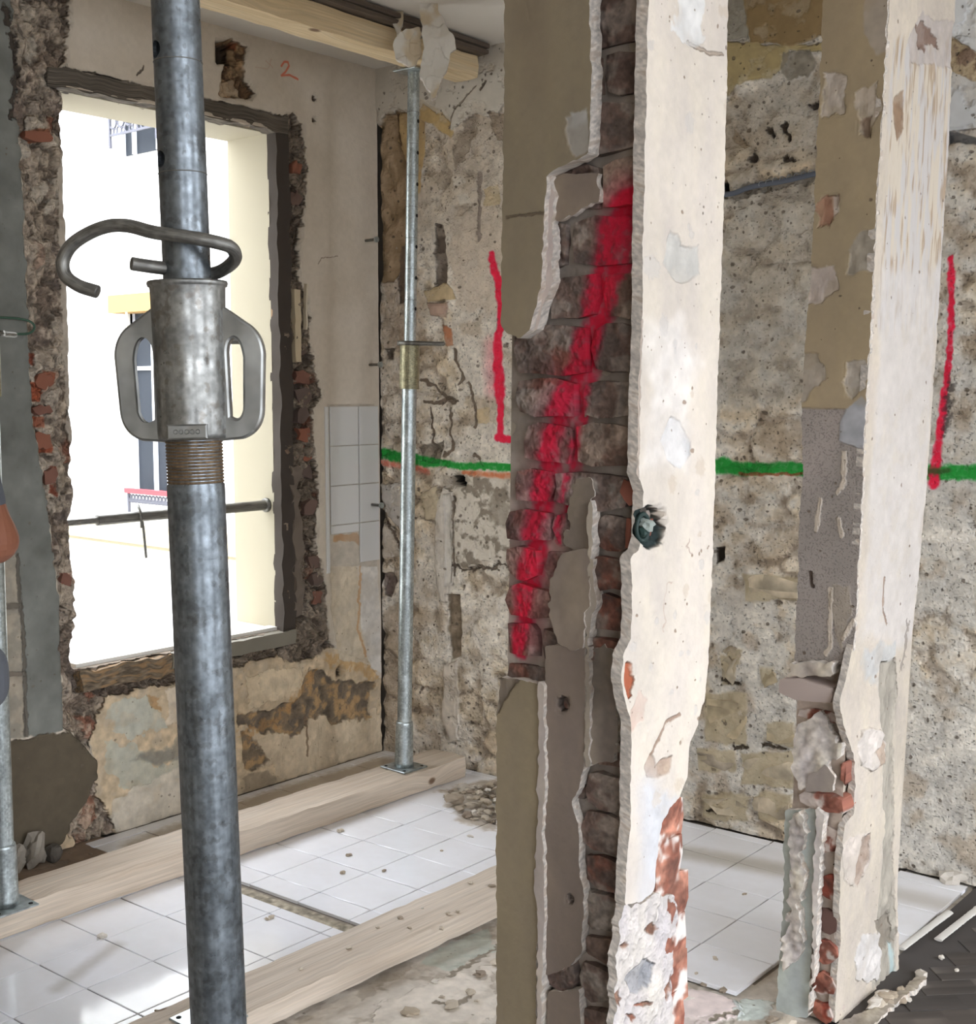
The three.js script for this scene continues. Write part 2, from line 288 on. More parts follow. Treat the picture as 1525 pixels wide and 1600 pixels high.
  s.poly([[12, -30], [112, -30], [104, 30], [106, 60], [100, 92], [86, 104], [96, 130], [118, 400], [125, 700], [128, 780], [138, 800], [148, 1040], [150, 1075], [140, 1130], [130, 1145], [100, 1140], [96, 1060], [92, 980], [86, 880], [74, 790], [68, 740], [52, 640], [44, 500], [36, 300], [26, 120]], { fn: rb, rag: 0.014, soft: 0.004 });
  s.poly([[95, 300], [104, 100], [120, 400], [130, 780], [112, 700], [100, 500]], { color: [176, 164, 148], rag: 0.008, h: -0.012 });
  s.poly([[84, 100], [300, 150], [455, 182], [452, 200], [86, 128]], { color: [126, 114, 100], rag: 0.006, h: -0.02 });
  s.poly([[132, 1045], [300, 1010], [450, 984], [475, 988], [478, 1010], [380, 1040], [250, 1072], [160, 1092], [132, 1090]], { fn: dk, rag: 0.01 });
  s.poly([[120, 1100], [140, 1085], [165, 1095], [150, 1140], [135, 1190], [120, 1180]], { fn: rb, rag: 0.014 });
  // grey cement and plaster blocks at the left
  s.poly([[-60, -40], [14, -40], [26, 120], [36, 300], [44, 500], [50, 640], [68, 740], [76, 800], [88, 900], [94, 1000], [100, 1140], [60, 1150], [-60, 1156]], { fn: (u, v) => { const n = fbm(u * 14, v * 14, 4, 31); return [118 + n * 26, 119 + n * 26, 112 + n * 26, 0.004 + n * 0.006]; }, rag: 0.008 });
  s.poly([[-60, 866], [27, 866], [34, 1000], [40, 1152], [-60, 1156]], { color: [166, 155, 138], rag: 0.004, h: 0.0 });
  s.stroke([[-40, 948], [32, 947]], { w: 0.009, color: [112, 104, 92], dh: -0.004 }); s.stroke([[-40, 1054], [38, 1053]], { w: 0.007, color: [120, 110, 98], dh: -0.004 }); s.stroke([[26, 866], [36, 1010], [41, 1150]], { w: 0.005, color: [104, 98, 88], dh: -0.004 });
  s.poly([[-60, 1158], [44, 1156], [60, 1150], [112, 1140], [134, 1166], [152, 1190], [149, 1222], [128, 1262], [108, 1290], [95, 1318], [-60, 1360]], { color: [92, 82, 66], vary: 0.05, rag: 0.01, h: 0.012, wear: 0 });
  s.poly([[106, 1300], [125, 1265], [150, 1225], [175, 1290], [190, 1316], [130, 1345]], { fn: rb, rag: 0.014, op: 0.9 });
  s.stroke([[8, 10], [22, 60], [28, 120], [18, 180]], { w: 0.01, color: [70, 62, 54], dh: -0.01, rag: 0.01 });
  s.poly([[50, 203], [82, 200], [84, 220], [52, 222]], { color: [140, 78, 48], rag: 0.004 });
  for (const [x, y] of [[78, 590], [60, 605], [66, 660], [76, 700], [62, 620]]) s.poly([[x - 8, y - 9], [x + 9, y - 7], [x + 8, y + 9], [x - 9, y + 8]], { color: [158, 84, 56], rag: 0.006, dh: -0.004 });
  for (const [x, y] of [[52, 560], [88, 765], [86, 740], [105, 905]]) s.poly([[x - 7, y - 10], [x + 8, y - 10], [x + 6, y + 12], [x - 7, y + 8]], { color: [132, 72, 52], rag: 0.006 });
  // hole knocked above the lintel
  s.poly([[338, 64], [365, 60], [388, 72], [383, 100], [385, 128], [399, 145], [392, 154], [368, 153], [343, 149], [350, 120], [352, 98], [340, 98]], { fn: (u, v) => { const c = rubble(u, v, -0.035, 0.02, 45, 40); return [c[0] * 0.95, c[1] * 0.84, c[2] * 0.7, c[3]]; }, rag: 0.006 });
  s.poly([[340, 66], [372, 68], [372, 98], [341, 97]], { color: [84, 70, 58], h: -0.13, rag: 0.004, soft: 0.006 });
  s.poly([[345, 130], [372, 125], [380, 150], [344, 149]], { color: [186, 166, 140], h: -0.008, rag: 0.008 });
  for (const [x, y, r] of [[491, 153, 0.009], [492, 187, 0.007]]) { const [u, v] = FWIN.pick(x, y); s.poly([0, 1, 2, 3, 4, 5].map((k) => [u + r * Math.cos(k), v + r * Math.sin(k)]), { uv: true, color: [96, 78, 62], h: -0.03, rag: 0.003 }); }
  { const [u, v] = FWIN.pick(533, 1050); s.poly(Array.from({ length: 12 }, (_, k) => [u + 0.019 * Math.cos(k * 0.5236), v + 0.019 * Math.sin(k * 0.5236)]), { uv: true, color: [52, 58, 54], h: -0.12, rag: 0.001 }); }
  s.poly([[421, 470], [436, 455], [436, 540], [428, 540], [420, 510]], { color: [196, 160, 128], rag: 0.006 });
  // pencil cross and red figure
  const two = [[440, 103], [444, 97], [450, 97], [452, 103], [446, 112], [440, 118], [452, 117], [465, 124]];
  s.stroke(two, { w: 0.0035, color: [206, 104, 78], op: 0.85, rag: 0.001, soft: 0.6 });
  s.stroke([[425, 92], [418, 108], [400, 106]], { w: 0.002, color: [190, 160, 140], op: 0.5 }); s.stroke([[415, 94], [427, 106]], { w: 0.002, color: [190, 150, 130], op: 0.5 });
  s.stroke([[215, 118], [224, 108], [226, 103]], { w: 0.0025, color: [110, 98, 86], dh: -0.004 });
  s.stroke([[497, 412], [502, 404], [528, 401]], { w: 0.0016, color: [140, 126, 110] });
  s.pits(900, 0.0015, 0.005, { color: [110, 98, 84], dh: -0.0025, op: 0.5, seed: 5, within: (u, v) => v < 0.55 || u < -1.3 });
  const open = (u, v) => { const z = -u, q = 0.007 * fbm(v * 22, z * 22, 3, 60); return -Math.min(z - WIN.z0, WIN.z1 + q + (v < 1.1 ? 0.012 * sstep(1.1, 1.0, v) : 0) - z, v - WIN.y0, WIN.y1 - v); };
  const r = s.relief(open, 0.008, -0.15, V3(0, 0, 0));
  mesh('plaster_face', r.front, s.material({}, r.residual), wallWindow);
  mesh('broken_edge', r.edge, std([132, 118, 102]), wallWindow);
  // the thickness of the wall and the painted outer reveals
  const cream = std([176, 168, 147], 0.85), body = std([170, 158, 142]), T = -0.27;
  mesh('masonry_core', mergeGeometries([boxAt(T, 0, WIN.z1 + 0.0, -0.15, CEIL + 0.2, 6.2), boxAt(-0.15, 0, 1.78, 0, CEIL + 0.2, 6.2), boxAt(T, -0.2, -0.4, -0.15, CEIL + 0.2, WIN.z0), boxAt(T, -0.2, WIN.z0, -0.15, WIN.y0, WIN.z1), boxAt(T, WIN.y1, WIN.z0, -0.15, CEIL + 0.2, WIN.z1)]), body, wallWindow);
  mesh('outer_reveal', boxAt(T, WIN.y0, WIN.z0 - 0.012, -0.045, WIN.y1, WIN.z0 + 0.006), cream, wallWindow);
  mesh('outer_reveal', boxAt(T, WIN.y0, WIN.z1 - 0.002, -0.15, WIN.y1, WIN.z1 + 0.012), cream, wallWindow);
  mesh('reveal_soffit', boxAt(T, WIN.y1 - 0.006, WIN.z0, -0.045, WIN.y1 + 0.012, WIN.z1), cream, wallWindow);
  mesh('outer_sill', boxAt(T - 0.05, WIN.y0 - 0.03, WIN.z0, -0.1, WIN.y0 + 0.006, WIN.z1), std([222, 218, 208]), wallWindow);
  const scar = std([150, 122, 92]);
  const spot = (x, y, r2, seed) => { const p = onPlane(x, y, V3(0, 0, WIN.z0 + 0.004), V3(0, 0, 1)); const g = new THREE.CircleGeometry(r2, 7); const a = g.attributes.position; for (let i = 1; i < a.count; i++) a.setXY(i, a.getX(i) * (0.6 + hash(i, 1, seed) * 0.8), a.getY(i) * (0.6 + hash(i, 2, seed) * 0.9)); g.translate(p.x, p.y, p.z + 0.0015); mesh('plaster_scar', g, scar, wallWindow); };
  spot(375, 240, 0.014, 3); spot(381, 246, 0.006, 9); spot(427, 500, 0.03, 5);
}
// lintel, jamb post and sill rail of the removed window
const windowOne = new THREE.Group(); structure('window_1', 'remains of the torn-out window frame, dark lintel and sill rail', 'window', windowOne);
{
  const wood = new THREE.MeshStandardMaterial({ roughness: 0.95, map: noiseTex(256, 256, (x, y) => { const n = fbm(x * 6, y * 40, 4, 8), p = fbm(x * 12, y * 12, 3, 9); return [92 + n * 50 + p * 26, 84 + n * 46 + p * 24, 74 + n * 40 + p * 22]; }) });
  const jag = (g, a, s) => { const p = g.attributes.position; for (let i = 0; i < p.count; i++) { const x = p.getX(i), y = p.getY(i), z = p.getZ(i); p.setXYZ(i, x + a * vn(z * 30 + 3, y * 30, s), y + a * vn(z * 26, x * 30 + y * 9, s + 1), z + a * vn(y * 26 + 7, x * 30, s + 2)); } g.computeVertexNormals(); return g; };
  const seg = (x0, y0, z0, x1, y1, z1, a, b, c) => new THREE.BoxGeometry(x1 - x0, y1 - y0, z1 - z0, a, b, c).translate((x0 + x1) / 2, (y0 + y1) / 2, (z0 + z1) / 2);
  mesh('lintel', jag(seg(-0.055, WIN.y1 - 0.004, 0.44, -0.002, WIN.y1 + 0.052, 1.36, 1, 3, 40), 0.007, 3), wood, windowOne);
  mesh('jamb_post', jag(seg(-0.05, WIN.y0 - 0.002, 0.434, -0.002, WIN.y1, 0.493, 1, 50, 3), 0.005, 6), std([66, 58, 51]), windowOne);
  mesh('mortar_ridge', jag(seg(-0.09, 0.6, 0.405, 0.0, 1.15, 0.445, 2, 40, 2), 0.014, 16), std([112, 100, 88]), windowOne);
  mesh('sill_rail', jag(seg(-0.1, WIN.y0 - 0.052, 0.445, 0.006, WIN.y0 - 0.002, 0.98, 1, 2, 24), 0.004, 9), std([128, 122, 108], 0.7), windowOne);
  mesh('rotten_sill', jag(seg(-0.1, WIN.y0 - 0.07, 0.98, 0.004, WIN.y0 - 0.006, 1.32, 2, 4, 30), 0.01, 10), new THREE.MeshStandardMaterial({ roughness: 0.95, map: noiseTex(256, 128, (x, y) => { const n = fbm(x * 14, y * 10, 4, 88), m = fbm(x * 9, y * 9, 3, 5); return mixc([112 + n * 60, 98 + n * 54, 80 + n * 48], [156, 122, 84], sstep(0, 0.35, m) * 0.7); }) }), windowOne);
  mesh('drip_strip', boxAt(-0.085, WIN.y0 - 0.004, 0.45, -0.04, WIN.y0 + 0.012, 1.31), std([224, 222, 214], 0.6), windowOne);
  mesh('wood_strip', jag(seg(-0.02, 1.52, 0.396, 0.006, 1.78, 0.424, 1, 12, 1), 0.003, 12), std([196, 180, 150]), windowOne);
  mesh('wood_splinter', jag(seg(-0.004, 1.64, 0.37, 0.012, 1.8, 0.378, 1, 8, 1), 0.004, 13), std([204, 192, 168]), windowOne);
}
// bricks that show in the broken jamb
{
  const tones = [[122, 84, 70], [108, 86, 76], [98, 82, 74], [138, 88, 68]].map((c) => std(c, 0.95)), R = mulberry(81);
  const flat = new Surf(FWIN, -2, 0, 0, 3, 2);
  for (let y = 0.62; y < 1.56; y += 0.068) for (let k = 0; k < (R() > 0.35 ? 1 : 0); k++) {
    const [u] = FWIN.pick(474 + 26 * clamp((1.5 - y) / 0.9), 800), w = 0.045 + R() * 0.035;
    mesh('brick', brickGeo(FWIN, u + 0.006 + (R() - 0.5) * 0.02 + k * 0.03, y + 0.03, w, 0.05, -0.006 - R() * 0.016, 0.06, V3(0, 0, 0), flat, Math.floor(R() * 999), 0.008), tones[Math.floor(R() * 4)], wallWindow);
  }
  for (const [x, y, w, h, t] of [[466, 262, 0.05, 0.04, 3], [63, 211, 0.085, 0.03, 3], [74, 595, 0.05, 0.045, 3], [72, 690, 0.06, 0.05, 3], [68, 640, 0.06, 0.03, 0], [82, 745, 0.04, 0.05, 0], [104, 905, 0.035, 0.045, 0], [465, 310, 0.05, 0.05, 1], [470, 545, 0.05, 0.05, 2]]) {
    const [u, v] = FWIN.pick(x, y); mesh('brick', brickGeo(FWIN, u, v, w, h, -0.004, 0.05, V3(0, 0, 0), flat, Math.floor(x * 7 + y), 0.008), tones[t], wallWindow);
  }
}
// ceramic wall tiles left by the corner
{
  const glaze = new THREE.MeshPhysicalMaterial({ color: new THREE.Color().setRGB(0.64, 0.63, 0.6), roughness: 0.25, clearcoat: 0.4, clearcoatRoughness: 0.2 });
  const rows = [1.361, 1.213, 1.065, 0.917, 0.77];
  for (let r = 0; r < 4; r++) for (const [z0, z1] of [[0.262, 0.116], [0.114, 0.008]]) {
    let y1 = rows[r] - 0.001, y0 = rows[r + 1] + 0.002; if (r === 3) y0 = z0 > 0.2 ? 0.885 : 0.765;
    mesh('wall_tile', bevelBox(z0 - z1 - 0.003, y1 - y0, 0.007, 0.0012).rotateY(Math.PI / 2).translate(0.002, (y0 + y1) / 2, (z0 + z1) / 2), glaze, wallWindow);
  }
  mesh('wall_tile', bevelBox(0.017, 0.62, 0.006, 0.001).rotateY(Math.PI / 2).translate(0.001, 1.05, 0.276), glaze, wallWindow);
}

// ---- party wall
const wallParty = new THREE.Group(); structure('wall_back', 'bare rubble party wall with plaster remains and spray-painted level marks', 'wall', wallParty);
const partyTex = {};
{
  const s = new Surf(FPARTY, 0, 0, 2.62, CEIL, 780, 40);
  const stone = (u, v) => {
    const x = u + 0.03 * fbm(u * 9, v * 9, 3, 50), y = v + 0.03 * fbm(u * 9, v * 9, 3, 53), w = worley(x * 6.5, y * 10, 41), n = fbm(u * 26, v * 26, 5, 61), big = fbm(u * 3.2, v * 3.2, 4, 66);
    const joint = sstep(0.0, 0.3, w[1] - w[0] + 0.25 * n), cover = sstep(-0.3, 0.12, big + 0.45 * n + (u > 1.1 ? 0.1 : 0.0)), mid = fbm(u * 14, v * 17, 4, 58), f = fbm(u * 95, v * 95, 3, 59), calm = u > 1.1 ? 0.55 : 0.9, sp = sstep(0.28, 0.5, fbm(u * 150, v * 150, 2, 57));
    const st = mixc([204, 186, 158], [176, 161, 140], w[2]), gr = mixc(u > 1.1 ? [205, 202, 194] : [207, 199, 186], u > 1.1 ? [180, 177, 170] : [184, 177, 167], clamp(0.5 + n * 1.2 + (u > 1.1 ? 0.2 : 0)));
    let c = mixc(mixc([156, 141, 123], st, joint), gr, cover * 0.8); const d = fbm(u * 11, v * 11, 4, 69);
    c = mixc(c, [148, 130, 108], sstep(0.1, 0.42, d) * 0.5); c = mixc(c, [216, 208, 194], sstep(0.1, 0.36, -d + mid * 0.6) * 0.4); const k = 1.1 + 0.18 * n + 0.1 * mid * calm + 0.13 * f - 0.22 * sp;
    return [c[0] * k, c[1] * k, c[2] * k, -0.012 + (joint - 0.5) * 0.012 * (1 - cover * 0.8) + n * 0.01 * calm + mid * 0.007 * calm + big * 0.012 * calm + f * 0.002 - sp * 0.002];
  };
  s.base(stone);
  // smoother pinkish render between the chase and the pier
  s.poly([[700, 330], [800, 320], [800, 480], [760, 500], [712, 480], [705, 400]], { color: [200, 184, 164], rag: 0.03, scale: 10, soft: 0.01, op: 0.85, vary: 0.05 });
  s.poly([[655, 300], [740, 180], [790, 190], [795, 330], [720, 350], [665, 380]], { color: [184, 170, 152], rag: 0.05, scale: 9, soft: 0.02, op: 0.6, vary: 0.12 });
  s.poly([[590, 330], [636, 300], [636, 540], [600, 560]], { color: [176, 160, 142], rag: 0.03, scale: 12, soft: 0.01, op: 0.8, vary: 0.1 });
  // hollow where the plaster came away
  s.poly([[576, 205], [590, 195], [600, 178], [622, 172], [640, 176], [636, 330], [628, 395], [612, 440], [590, 440], [580, 330]], { fn: (u, v) => { const n = fbm(u * 22, v * 22, 4, 33); return [164 + n * 36, 140 + n * 34, 110 + n * 34, -0.026 + n * 0.014]; }, rag: 0.006, soft: 0.003 });
  s.poly([[628, 176], [660, 182], [662, 215], [652, 300], [640, 300], [632, 260], [618, 220], [617, 176]], { color: [190, 162, 116], rag: 0.005, h: -0.012 });
  s.poly([[650, 150], [690, 175], [712, 190], [705, 215], [690, 205], [655, 185]], { color: [194, 166, 116], rag: 0.006, h: -0.006 });
  s.stroke([[617, 172], [618, 200], [622, 225]], { w: 0.005, color: [116, 92, 66], h: -0.02 });
  // painted plaster at the top
  s.poly([[560, 60], [860, 20], [860, 190], [800, 150], [785, 165], [778, 180], [760, 182], [738, 178], [722, 190], [706, 205], [704, 192], [690, 176], [680, 178], [660, 160], [652, 178], [640, 176], [622, 170], [612, 178], [600, 178], [590, 195], [576, 206], [560, 206]], { color: [204, 196, 182], rag: 0.006, h: 0.006, vary: 0.02 });
  s.stroke([[700, 200], [712, 170], [730, 150], [745, 135]], { w: 0.003, color: [140, 128, 112], dh: -0.004 }); s.stroke([[752, 140], [760, 128]], { w: 0.004, color: [110, 98, 84], dh: -0.006 });
  // chases, hollows and patches
  s.poly([[678, 348], [688, 350], [691, 370], [694, 440], [698, 452], [695, 470], [684, 472], [678, 440], [676, 380]], { color: [118, 104, 92], h: -0.04, rag: 0.005 });
  s.poly([[620, 385], [634, 378], [636, 470], [620, 474], [616, 430]], { color: [116, 98, 82], h: -0.035, rag: 0.006 });
  s.poly([[660, 455], [675, 450], [690, 440], [706, 450], [710, 466], [690, 470], [668, 472]], { color: [190, 168, 132], rag: 0.006, h: 0.0 });
  s.poly([[664, 472], [700, 472], [695, 495], [672, 492]], { color: [180, 152, 134], rag: 0.005, h: 0.002 });
  s.poly([[688, 508], [704, 512], [706, 540], [694, 540]], { color: [178, 118, 84], rag: 0.005, h: -0.004 });
  s.stroke([[745, 268], [747, 330], [745, 372]], { w: 0.009, color: [152, 138, 126], dh: -0.008, rag: 0.006 });
  s.poly([[752, 292], [780, 288], [778, 322], [755, 322]], { color: [186, 166, 130], rag: 0.008, op: 0.8 });
  for (const [x, y] of [[715, 282], [722, 310]]) s.poly([[x - 10, y - 6], [x + 6, y - 8], [x + 10, y + 5], [x - 6, y + 9]], { color: [206, 196, 180], rag: 0.006 });
  s.poly([[760, 180], [800, 168], [800, 230], [778, 220], [765, 205]], { color: [150, 132, 112], rag: 0.012, op: 0.8, dh: -0.01 });
  s.poly([[706, 225], [725, 190], [738, 175], [735, 215], [722, 250], [708, 270]], { color: [146, 132, 116], rag: 0.012, op: 0.75, dh: -0.008 });
  s.poly([[598, 545], [612, 545], [610, 560], [602, 560]], { color: [96, 84, 72], rag: 0.004, dh: -0.02 });
  // around the level line
  for (const q of [[[670, 640], [675, 690], [668, 720]], [[700, 640], [702, 700], [690, 715]], [[730, 600], [742, 640], [738, 665]], [[655, 590], [700, 628], [705, 625]], [[660, 628], [712, 626]], [[706, 545], [718, 580], [716, 600]], [[736, 712], [752, 726]]]) s.stroke(q, { w: 0.006, color: [122, 106, 90], dh: -0.008, rag: 0.01, scale: 30 });
  s.poly([[740, 640], [762, 636], [764, 660], [742, 664]], { color: [198, 176, 140], rag: 0.008 });
  s.poly([[592, 758], [620, 752], [626, 790], [640, 800], [636, 850], [610, 810], [600, 800]], { color: [196, 188, 178], rag: 0.01, h: 0.002 });
  s.poly([[596, 820], [612, 826], [628, 870], [595, 872]], { color: [200, 188, 172], rag: 0.008, h: 0.0 });
  s.stroke([[600, 815], [614, 836], [624, 858]], { w: 0.005, color: [120, 104, 88], dh: -0.01 });
  s.poly([[655, 775], [680, 760], [690, 790], [684, 815], [664, 812]], { color: [190, 174, 146], rag: 0.008, h: 0.004 });
  s.poly([[678, 825], [690, 760], [706, 770], [706, 880], [702, 940], [686, 940], [680, 900]], { color: [202, 192, 178], rag: 0.005, h: 0.004 });
  s.poly([[694, 772], [703, 772], [704, 912], [695, 916]], { color: [206, 198, 186], rag: 0.002, h: -0.008 });
  s.stroke([[706, 775], [706, 900]], { w: 0.004, color: [140, 126, 110], dh: -0.012 });
  s.poly([[712, 745], [790, 742], [802, 790], [798, 870], [760, 886], [712, 884], [708, 800]], { fn: (u, v) => { const n = fbm(u * 34, v * 34, 5, 91), c = mixc([212, 202, 186], [142, 130, 114], sstep(0.0, 0.35, n)); return [...c, -0.004 + n * 0.012]; }, rag: 0.02, scale: 14, soft: 0.008 });
  s.poly([[762, 770], [790, 760], [794, 820], [775, 830]], { color: [138, 126, 110], rag: 0.02, op: 0.75, soft: 0.01 });
  s.stroke([[708, 884], [730, 892], [755, 888], [800, 880]], { w: 0.006, color: [120, 106, 92], dh: -0.012, rag: 0.012 });
  s.poly([[690, 742], [688, 757], [722, 760], [735, 752], [730, 742]], { color: [168, 156, 140], rag: 0.006 });
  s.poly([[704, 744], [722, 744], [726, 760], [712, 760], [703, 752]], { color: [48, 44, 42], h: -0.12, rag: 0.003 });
  s.poly([[698, 930], [716, 930], [716, 1028], [702, 1030], [697, 990]], { fn: (u, v) => { const n = fbm(u * 40, v * 40, 3, 34); return [136 + n * 30, 120 + n * 28, 100 + n * 26, -0.03 + n * 0.01]; }, rag: 0.004 });
  s.poly([[592, 896], [610, 896], [616, 912], [608, 932], [598, 930]], { color: [118, 102, 94], h: -0.03, rag: 0.004 });
  s.poly([[692, 1040], [712, 1032], [715, 1120], [714, 1158], [700, 1160], [688, 1120]], { color: [204, 192, 176], rag: 0.006, h: 0.004 });
  s.poly([[594, 960], [622, 940], [620, 1180], [595, 1185]], { color: [168, 152, 132], rag: 0.01, op: 0.7, soft: 0.01, vary: 0.1 });
  s.poly([[650, 700], [690, 690], [680, 722], [655, 720]], { color: [128, 116, 102], rag: 0.008, dh: -0.012 });
  // right of the first pier
  s.poly([[1100, -40], [1175, -40], [1168, 62], [1120, 66]], { color: [156, 150, 136], rag: 0.006, h: 0.004 });
  s.poly([[1160, -40], [1330, -40], [1330, 60], [1280, 56], [1240, 75], [1200, 66], [1172, 72]], { color: [146, 122, 84], rag: 0.006, h: 0.006, vary: 0.04 });
  s.poly([[1100, 62], [1172, 66], [1230, 72], [1330, 60], [1330, 84], [1260, 78], [1235, 78], [1218, 108], [1205, 120], [1160, 126], [1135, 150], [1100, 190]], { color: [174, 156, 112], rag: 0.008, h: 0.002, vary: 0.05 });
  s.poly([[1225, 80], [1262, 76], [1275, 100], [1262, 120], [1230, 124], [1215, 112]], { color: [140, 132, 118], rag: 0.01, h: -0.006, vary: 0.15 });
  s.poly([[1130, 160], [1190, 130], [1285, 125], [1285, 255], [1130, 290]], { color: [164, 154, 138], rag: 0.03, scale: 12, op: 0.55, vary: 0.14, soft: 0.012 });
  s.poly([[1130, 310], [1285, 285], [1275, 620], [1120, 640]], { color: [174, 168, 156], rag: 0.03, scale: 8, op: 0.6, vary: 0.12, soft: 0.02 });
  s.stroke([[1146, 305], [1180, 292], [1220, 284], [1290, 268]], { w: 0.016, color: [150, 142, 130], dh: -0.014, rag: 0.008 });
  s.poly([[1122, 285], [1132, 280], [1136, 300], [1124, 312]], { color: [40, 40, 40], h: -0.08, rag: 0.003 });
  for (const q of [[[1172, 245, 1], [1176, 248, 1]], [[1225, 245, 1], [1240, 250, 0.6]], [[1268, 163, 1], [1282, 162, 0.8]], [[1222, 192, 0.8], [1228, 215, 0.6]], [[1198, 202, 0.7], [1208, 208, 0.7]]]) s.stroke(q, { w: 0.009, color: [84, 74, 64], dh: -0.016, rag: 0.008 });
  s.poly([[1146, 205], [1168, 225], [1160, 232], [1140, 215]], { color: [150, 132, 108], rag: 0.01, dh: -0.006 });
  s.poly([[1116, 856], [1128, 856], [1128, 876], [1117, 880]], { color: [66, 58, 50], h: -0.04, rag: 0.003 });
  s.poly([[1125, 930], [1140, 915], [1160, 930], [1160, 960], [1128, 950]], { color: [190, 182, 170], rag: 0.01, op: 0.7 });
  // coursed stones low on the wall
  const blocks = [[1100, 1080, 1165, 1165], [1192, 1128, 1240, 1166], [1085, 1172, 1150, 1208], [1155, 1175, 1245, 1230], [1095, 1240, 1170, 1282], [1175, 1240, 1240, 1285], [1130, 1010, 1158, 1035], [1185, 1045, 1212, 1075], [1160, 895, 1250, 940], [1125, 1020, 1150, 1070]];
  for (const [a, b, c, d] of blocks) s.poly([[a, b], [c, b + 3], [c - 2, d], [a + 3, d - 3]], { fn: (u, v) => { const n = fbm(u * 24, v * 24, 4, a); return [178 + n * 30, 162 + n * 30, 130 + n * 28, -0.006 + n * 0.006]; }, rag: 0.014, scale: 14, op: 0.75, soft: 0.006 });
  for (const q of [[[1145, 1170], [1165, 1168]], [[1192, 1165], [1225, 1170]], [[1125, 1062], [1150, 1070]], [[1105, 1268], [1120, 1267]]]) s.stroke(q, { w: 0.005, color: [92, 80, 66], dh: -0.014, rag: 0.006 });
  s.poly([[1400, 60], [1560, 60], [1560, 195], [1500, 206], [1470, 210], [1400, 215]], { color: [206, 206, 204], rag: 0.008, h: 0.01, vary: 0.02 });
  s.poly([[1400, -60], [1560, -60], [1560, 90], [1520, 86], [1490, 62], [1470, 50], [1440, 40], [1400, 30]], { color: [226, 226, 224], rag: 0.006, h: 0.02, vary: 0.02 });
  s.poly([[1380, 20], [1425, 30], [1455, 42], [1482, 56], [1525, 84], [1560, 100], [1560, 140], [1500, 116], [1460, 100], [1380, 90]], { fn: (u, v) => { const n = fbm(u * 30, v * 30, 4, 21); const c = mixc([186, 166, 134], [136, 112, 92], sstep(0, 0.3, n)); return [...c, 0.004 + n * 0.02]; }, rag: 0.008 });
  s.stroke([[1486, -30, 1], [1487, 18, 0.8], [1487, 30, 2], [1487, 34, 1.2]], { w: 0.004, color: [120, 104, 92], op: 0.8 });
  s.poly([[1480, 205], [1500, 206], [1540, 218], [1540, 224], [1500, 222], [1480, 226]], { color: [58, 58, 60], h: -0.02, rag: 0.004 });
  s.pits(2600, 0.0015, 0.007, { color: [92, 80, 68], dh: -0.006, op: 0.6, seed: 9 });
  s.pits(260, 0.004, 0.012, { color: [96, 84, 72], dh: -0.012, op: 0.6, seed: 19, within: (u, v) => v < 2.2 });
  s.pits(420, 0.003, 0.014, { color: [206, 196, 180], dh: 0.003, op: 0.5, seed: 29, within: (u, v) => v < 2.1 });
  // spray paint
  const G = [30, 148, 52], RD = [232, 30, 66];
  s.stroke([[590, 722, 0.8], [640, 728], [665, 738, 0.8]], { w: 0.016, color: [226, 110, 88], op: 0.75, soft: 0.6, grain: 0.4 });
  s.stroke([[720, 738, 0.5], [760, 742, 0.6], [850, 745, 0.6]], { w: 0.016, color: [214, 112, 66], op: 0.8, soft: 0.7, grain: 0.3 });
  s.stroke([[593, 708, 1.2], [630, 716, 1.3], [665, 722, 1.1], [690, 724, 0.8], [720, 729, 0.8], [755, 728, 0.9], [850, 735, 0.95]], { w: 0.016, color: G, soft: 0.35, grain: 0.25, rag: 0.004 });
  s.stroke([[1090, 736, 1], [1125, 727, 1.3], [1150, 733, 1.1], [1200, 732, 0.9], [1260, 734, 1.0], [1440, 738, 1.1], [1540, 738, 1.1]], { w: 0.019, color: G, soft: 0.3, grain: 0.2, rag: 0.004 });
  s.stroke([[1150, 741], [1260, 741]], { w: 0.004, color: [150, 70, 40], op: 0.7 });
  s.stroke([[766, 398, 0.8], [770, 420, 0.9], [777, 440, 1], [779, 500, 0.8], [776, 540, 1.2], [777, 600, 1.4], [780, 615, 1.3], [779, 640, 0.7], [781, 680, 0.8]], { w: 0.0165, color: RD, soft: 0.35, grain: 0.15 });
  s.stroke([[765, 540, 1], [768, 610, 1]], { w: 0.028, color: RD, op: 0.22, soft: 1 });
  s.stroke([[776, 684, 0.9], [800, 687, 0.6], [815, 686, 0.4]], { w: 0.016, color: RD, soft: 0.35 });
  s.stroke([[1483, 402, 0.7], [1485, 430, 0.8], [1484, 500, 0.75], [1481, 560, 0.7], [1475, 610, 0.8], [1468, 670, 0.9], [1462, 712, 1], [1457, 745, 1.3], [1456, 756, 1.3]], { w: 0.012, color: RD, soft: 0.4, grain: 0.3 });
  s.stroke([[1486, 590, 1], [1480, 630, 1.2], [1474, 680, 0.8]], { w: 0.012, color: [52, 46, 44], op: 0.7, soft: 0.8, grain: 0.9 });
  s.stroke([[1440, 738], [1480, 736]], { w: 0.009, color: [48, 84, 30], op: 0.8, soft: 0.6 });
  const r = s.relief(null, 0.0085, -0.14, V3(0, 0, 0));
  mesh('rubble_face', r.front, s.material({}, r.residual, 0.007), wallParty);
  const back = new THREE.BoxGeometry(5.6, CEIL + 0.4, 0.16); back.translate(2.5, CEIL / 2, -0.22).rotateY(0.055);
  mesh('masonry_core', back, mortarMat, wallParty);
  mesh('plain_face', new THREE.BoxGeometry(2.6, CEIL, 0.1).translate(2.62 + 1.3, CEIL / 2, -0.06).rotateY(0.055), plasterWhite, wallParty);
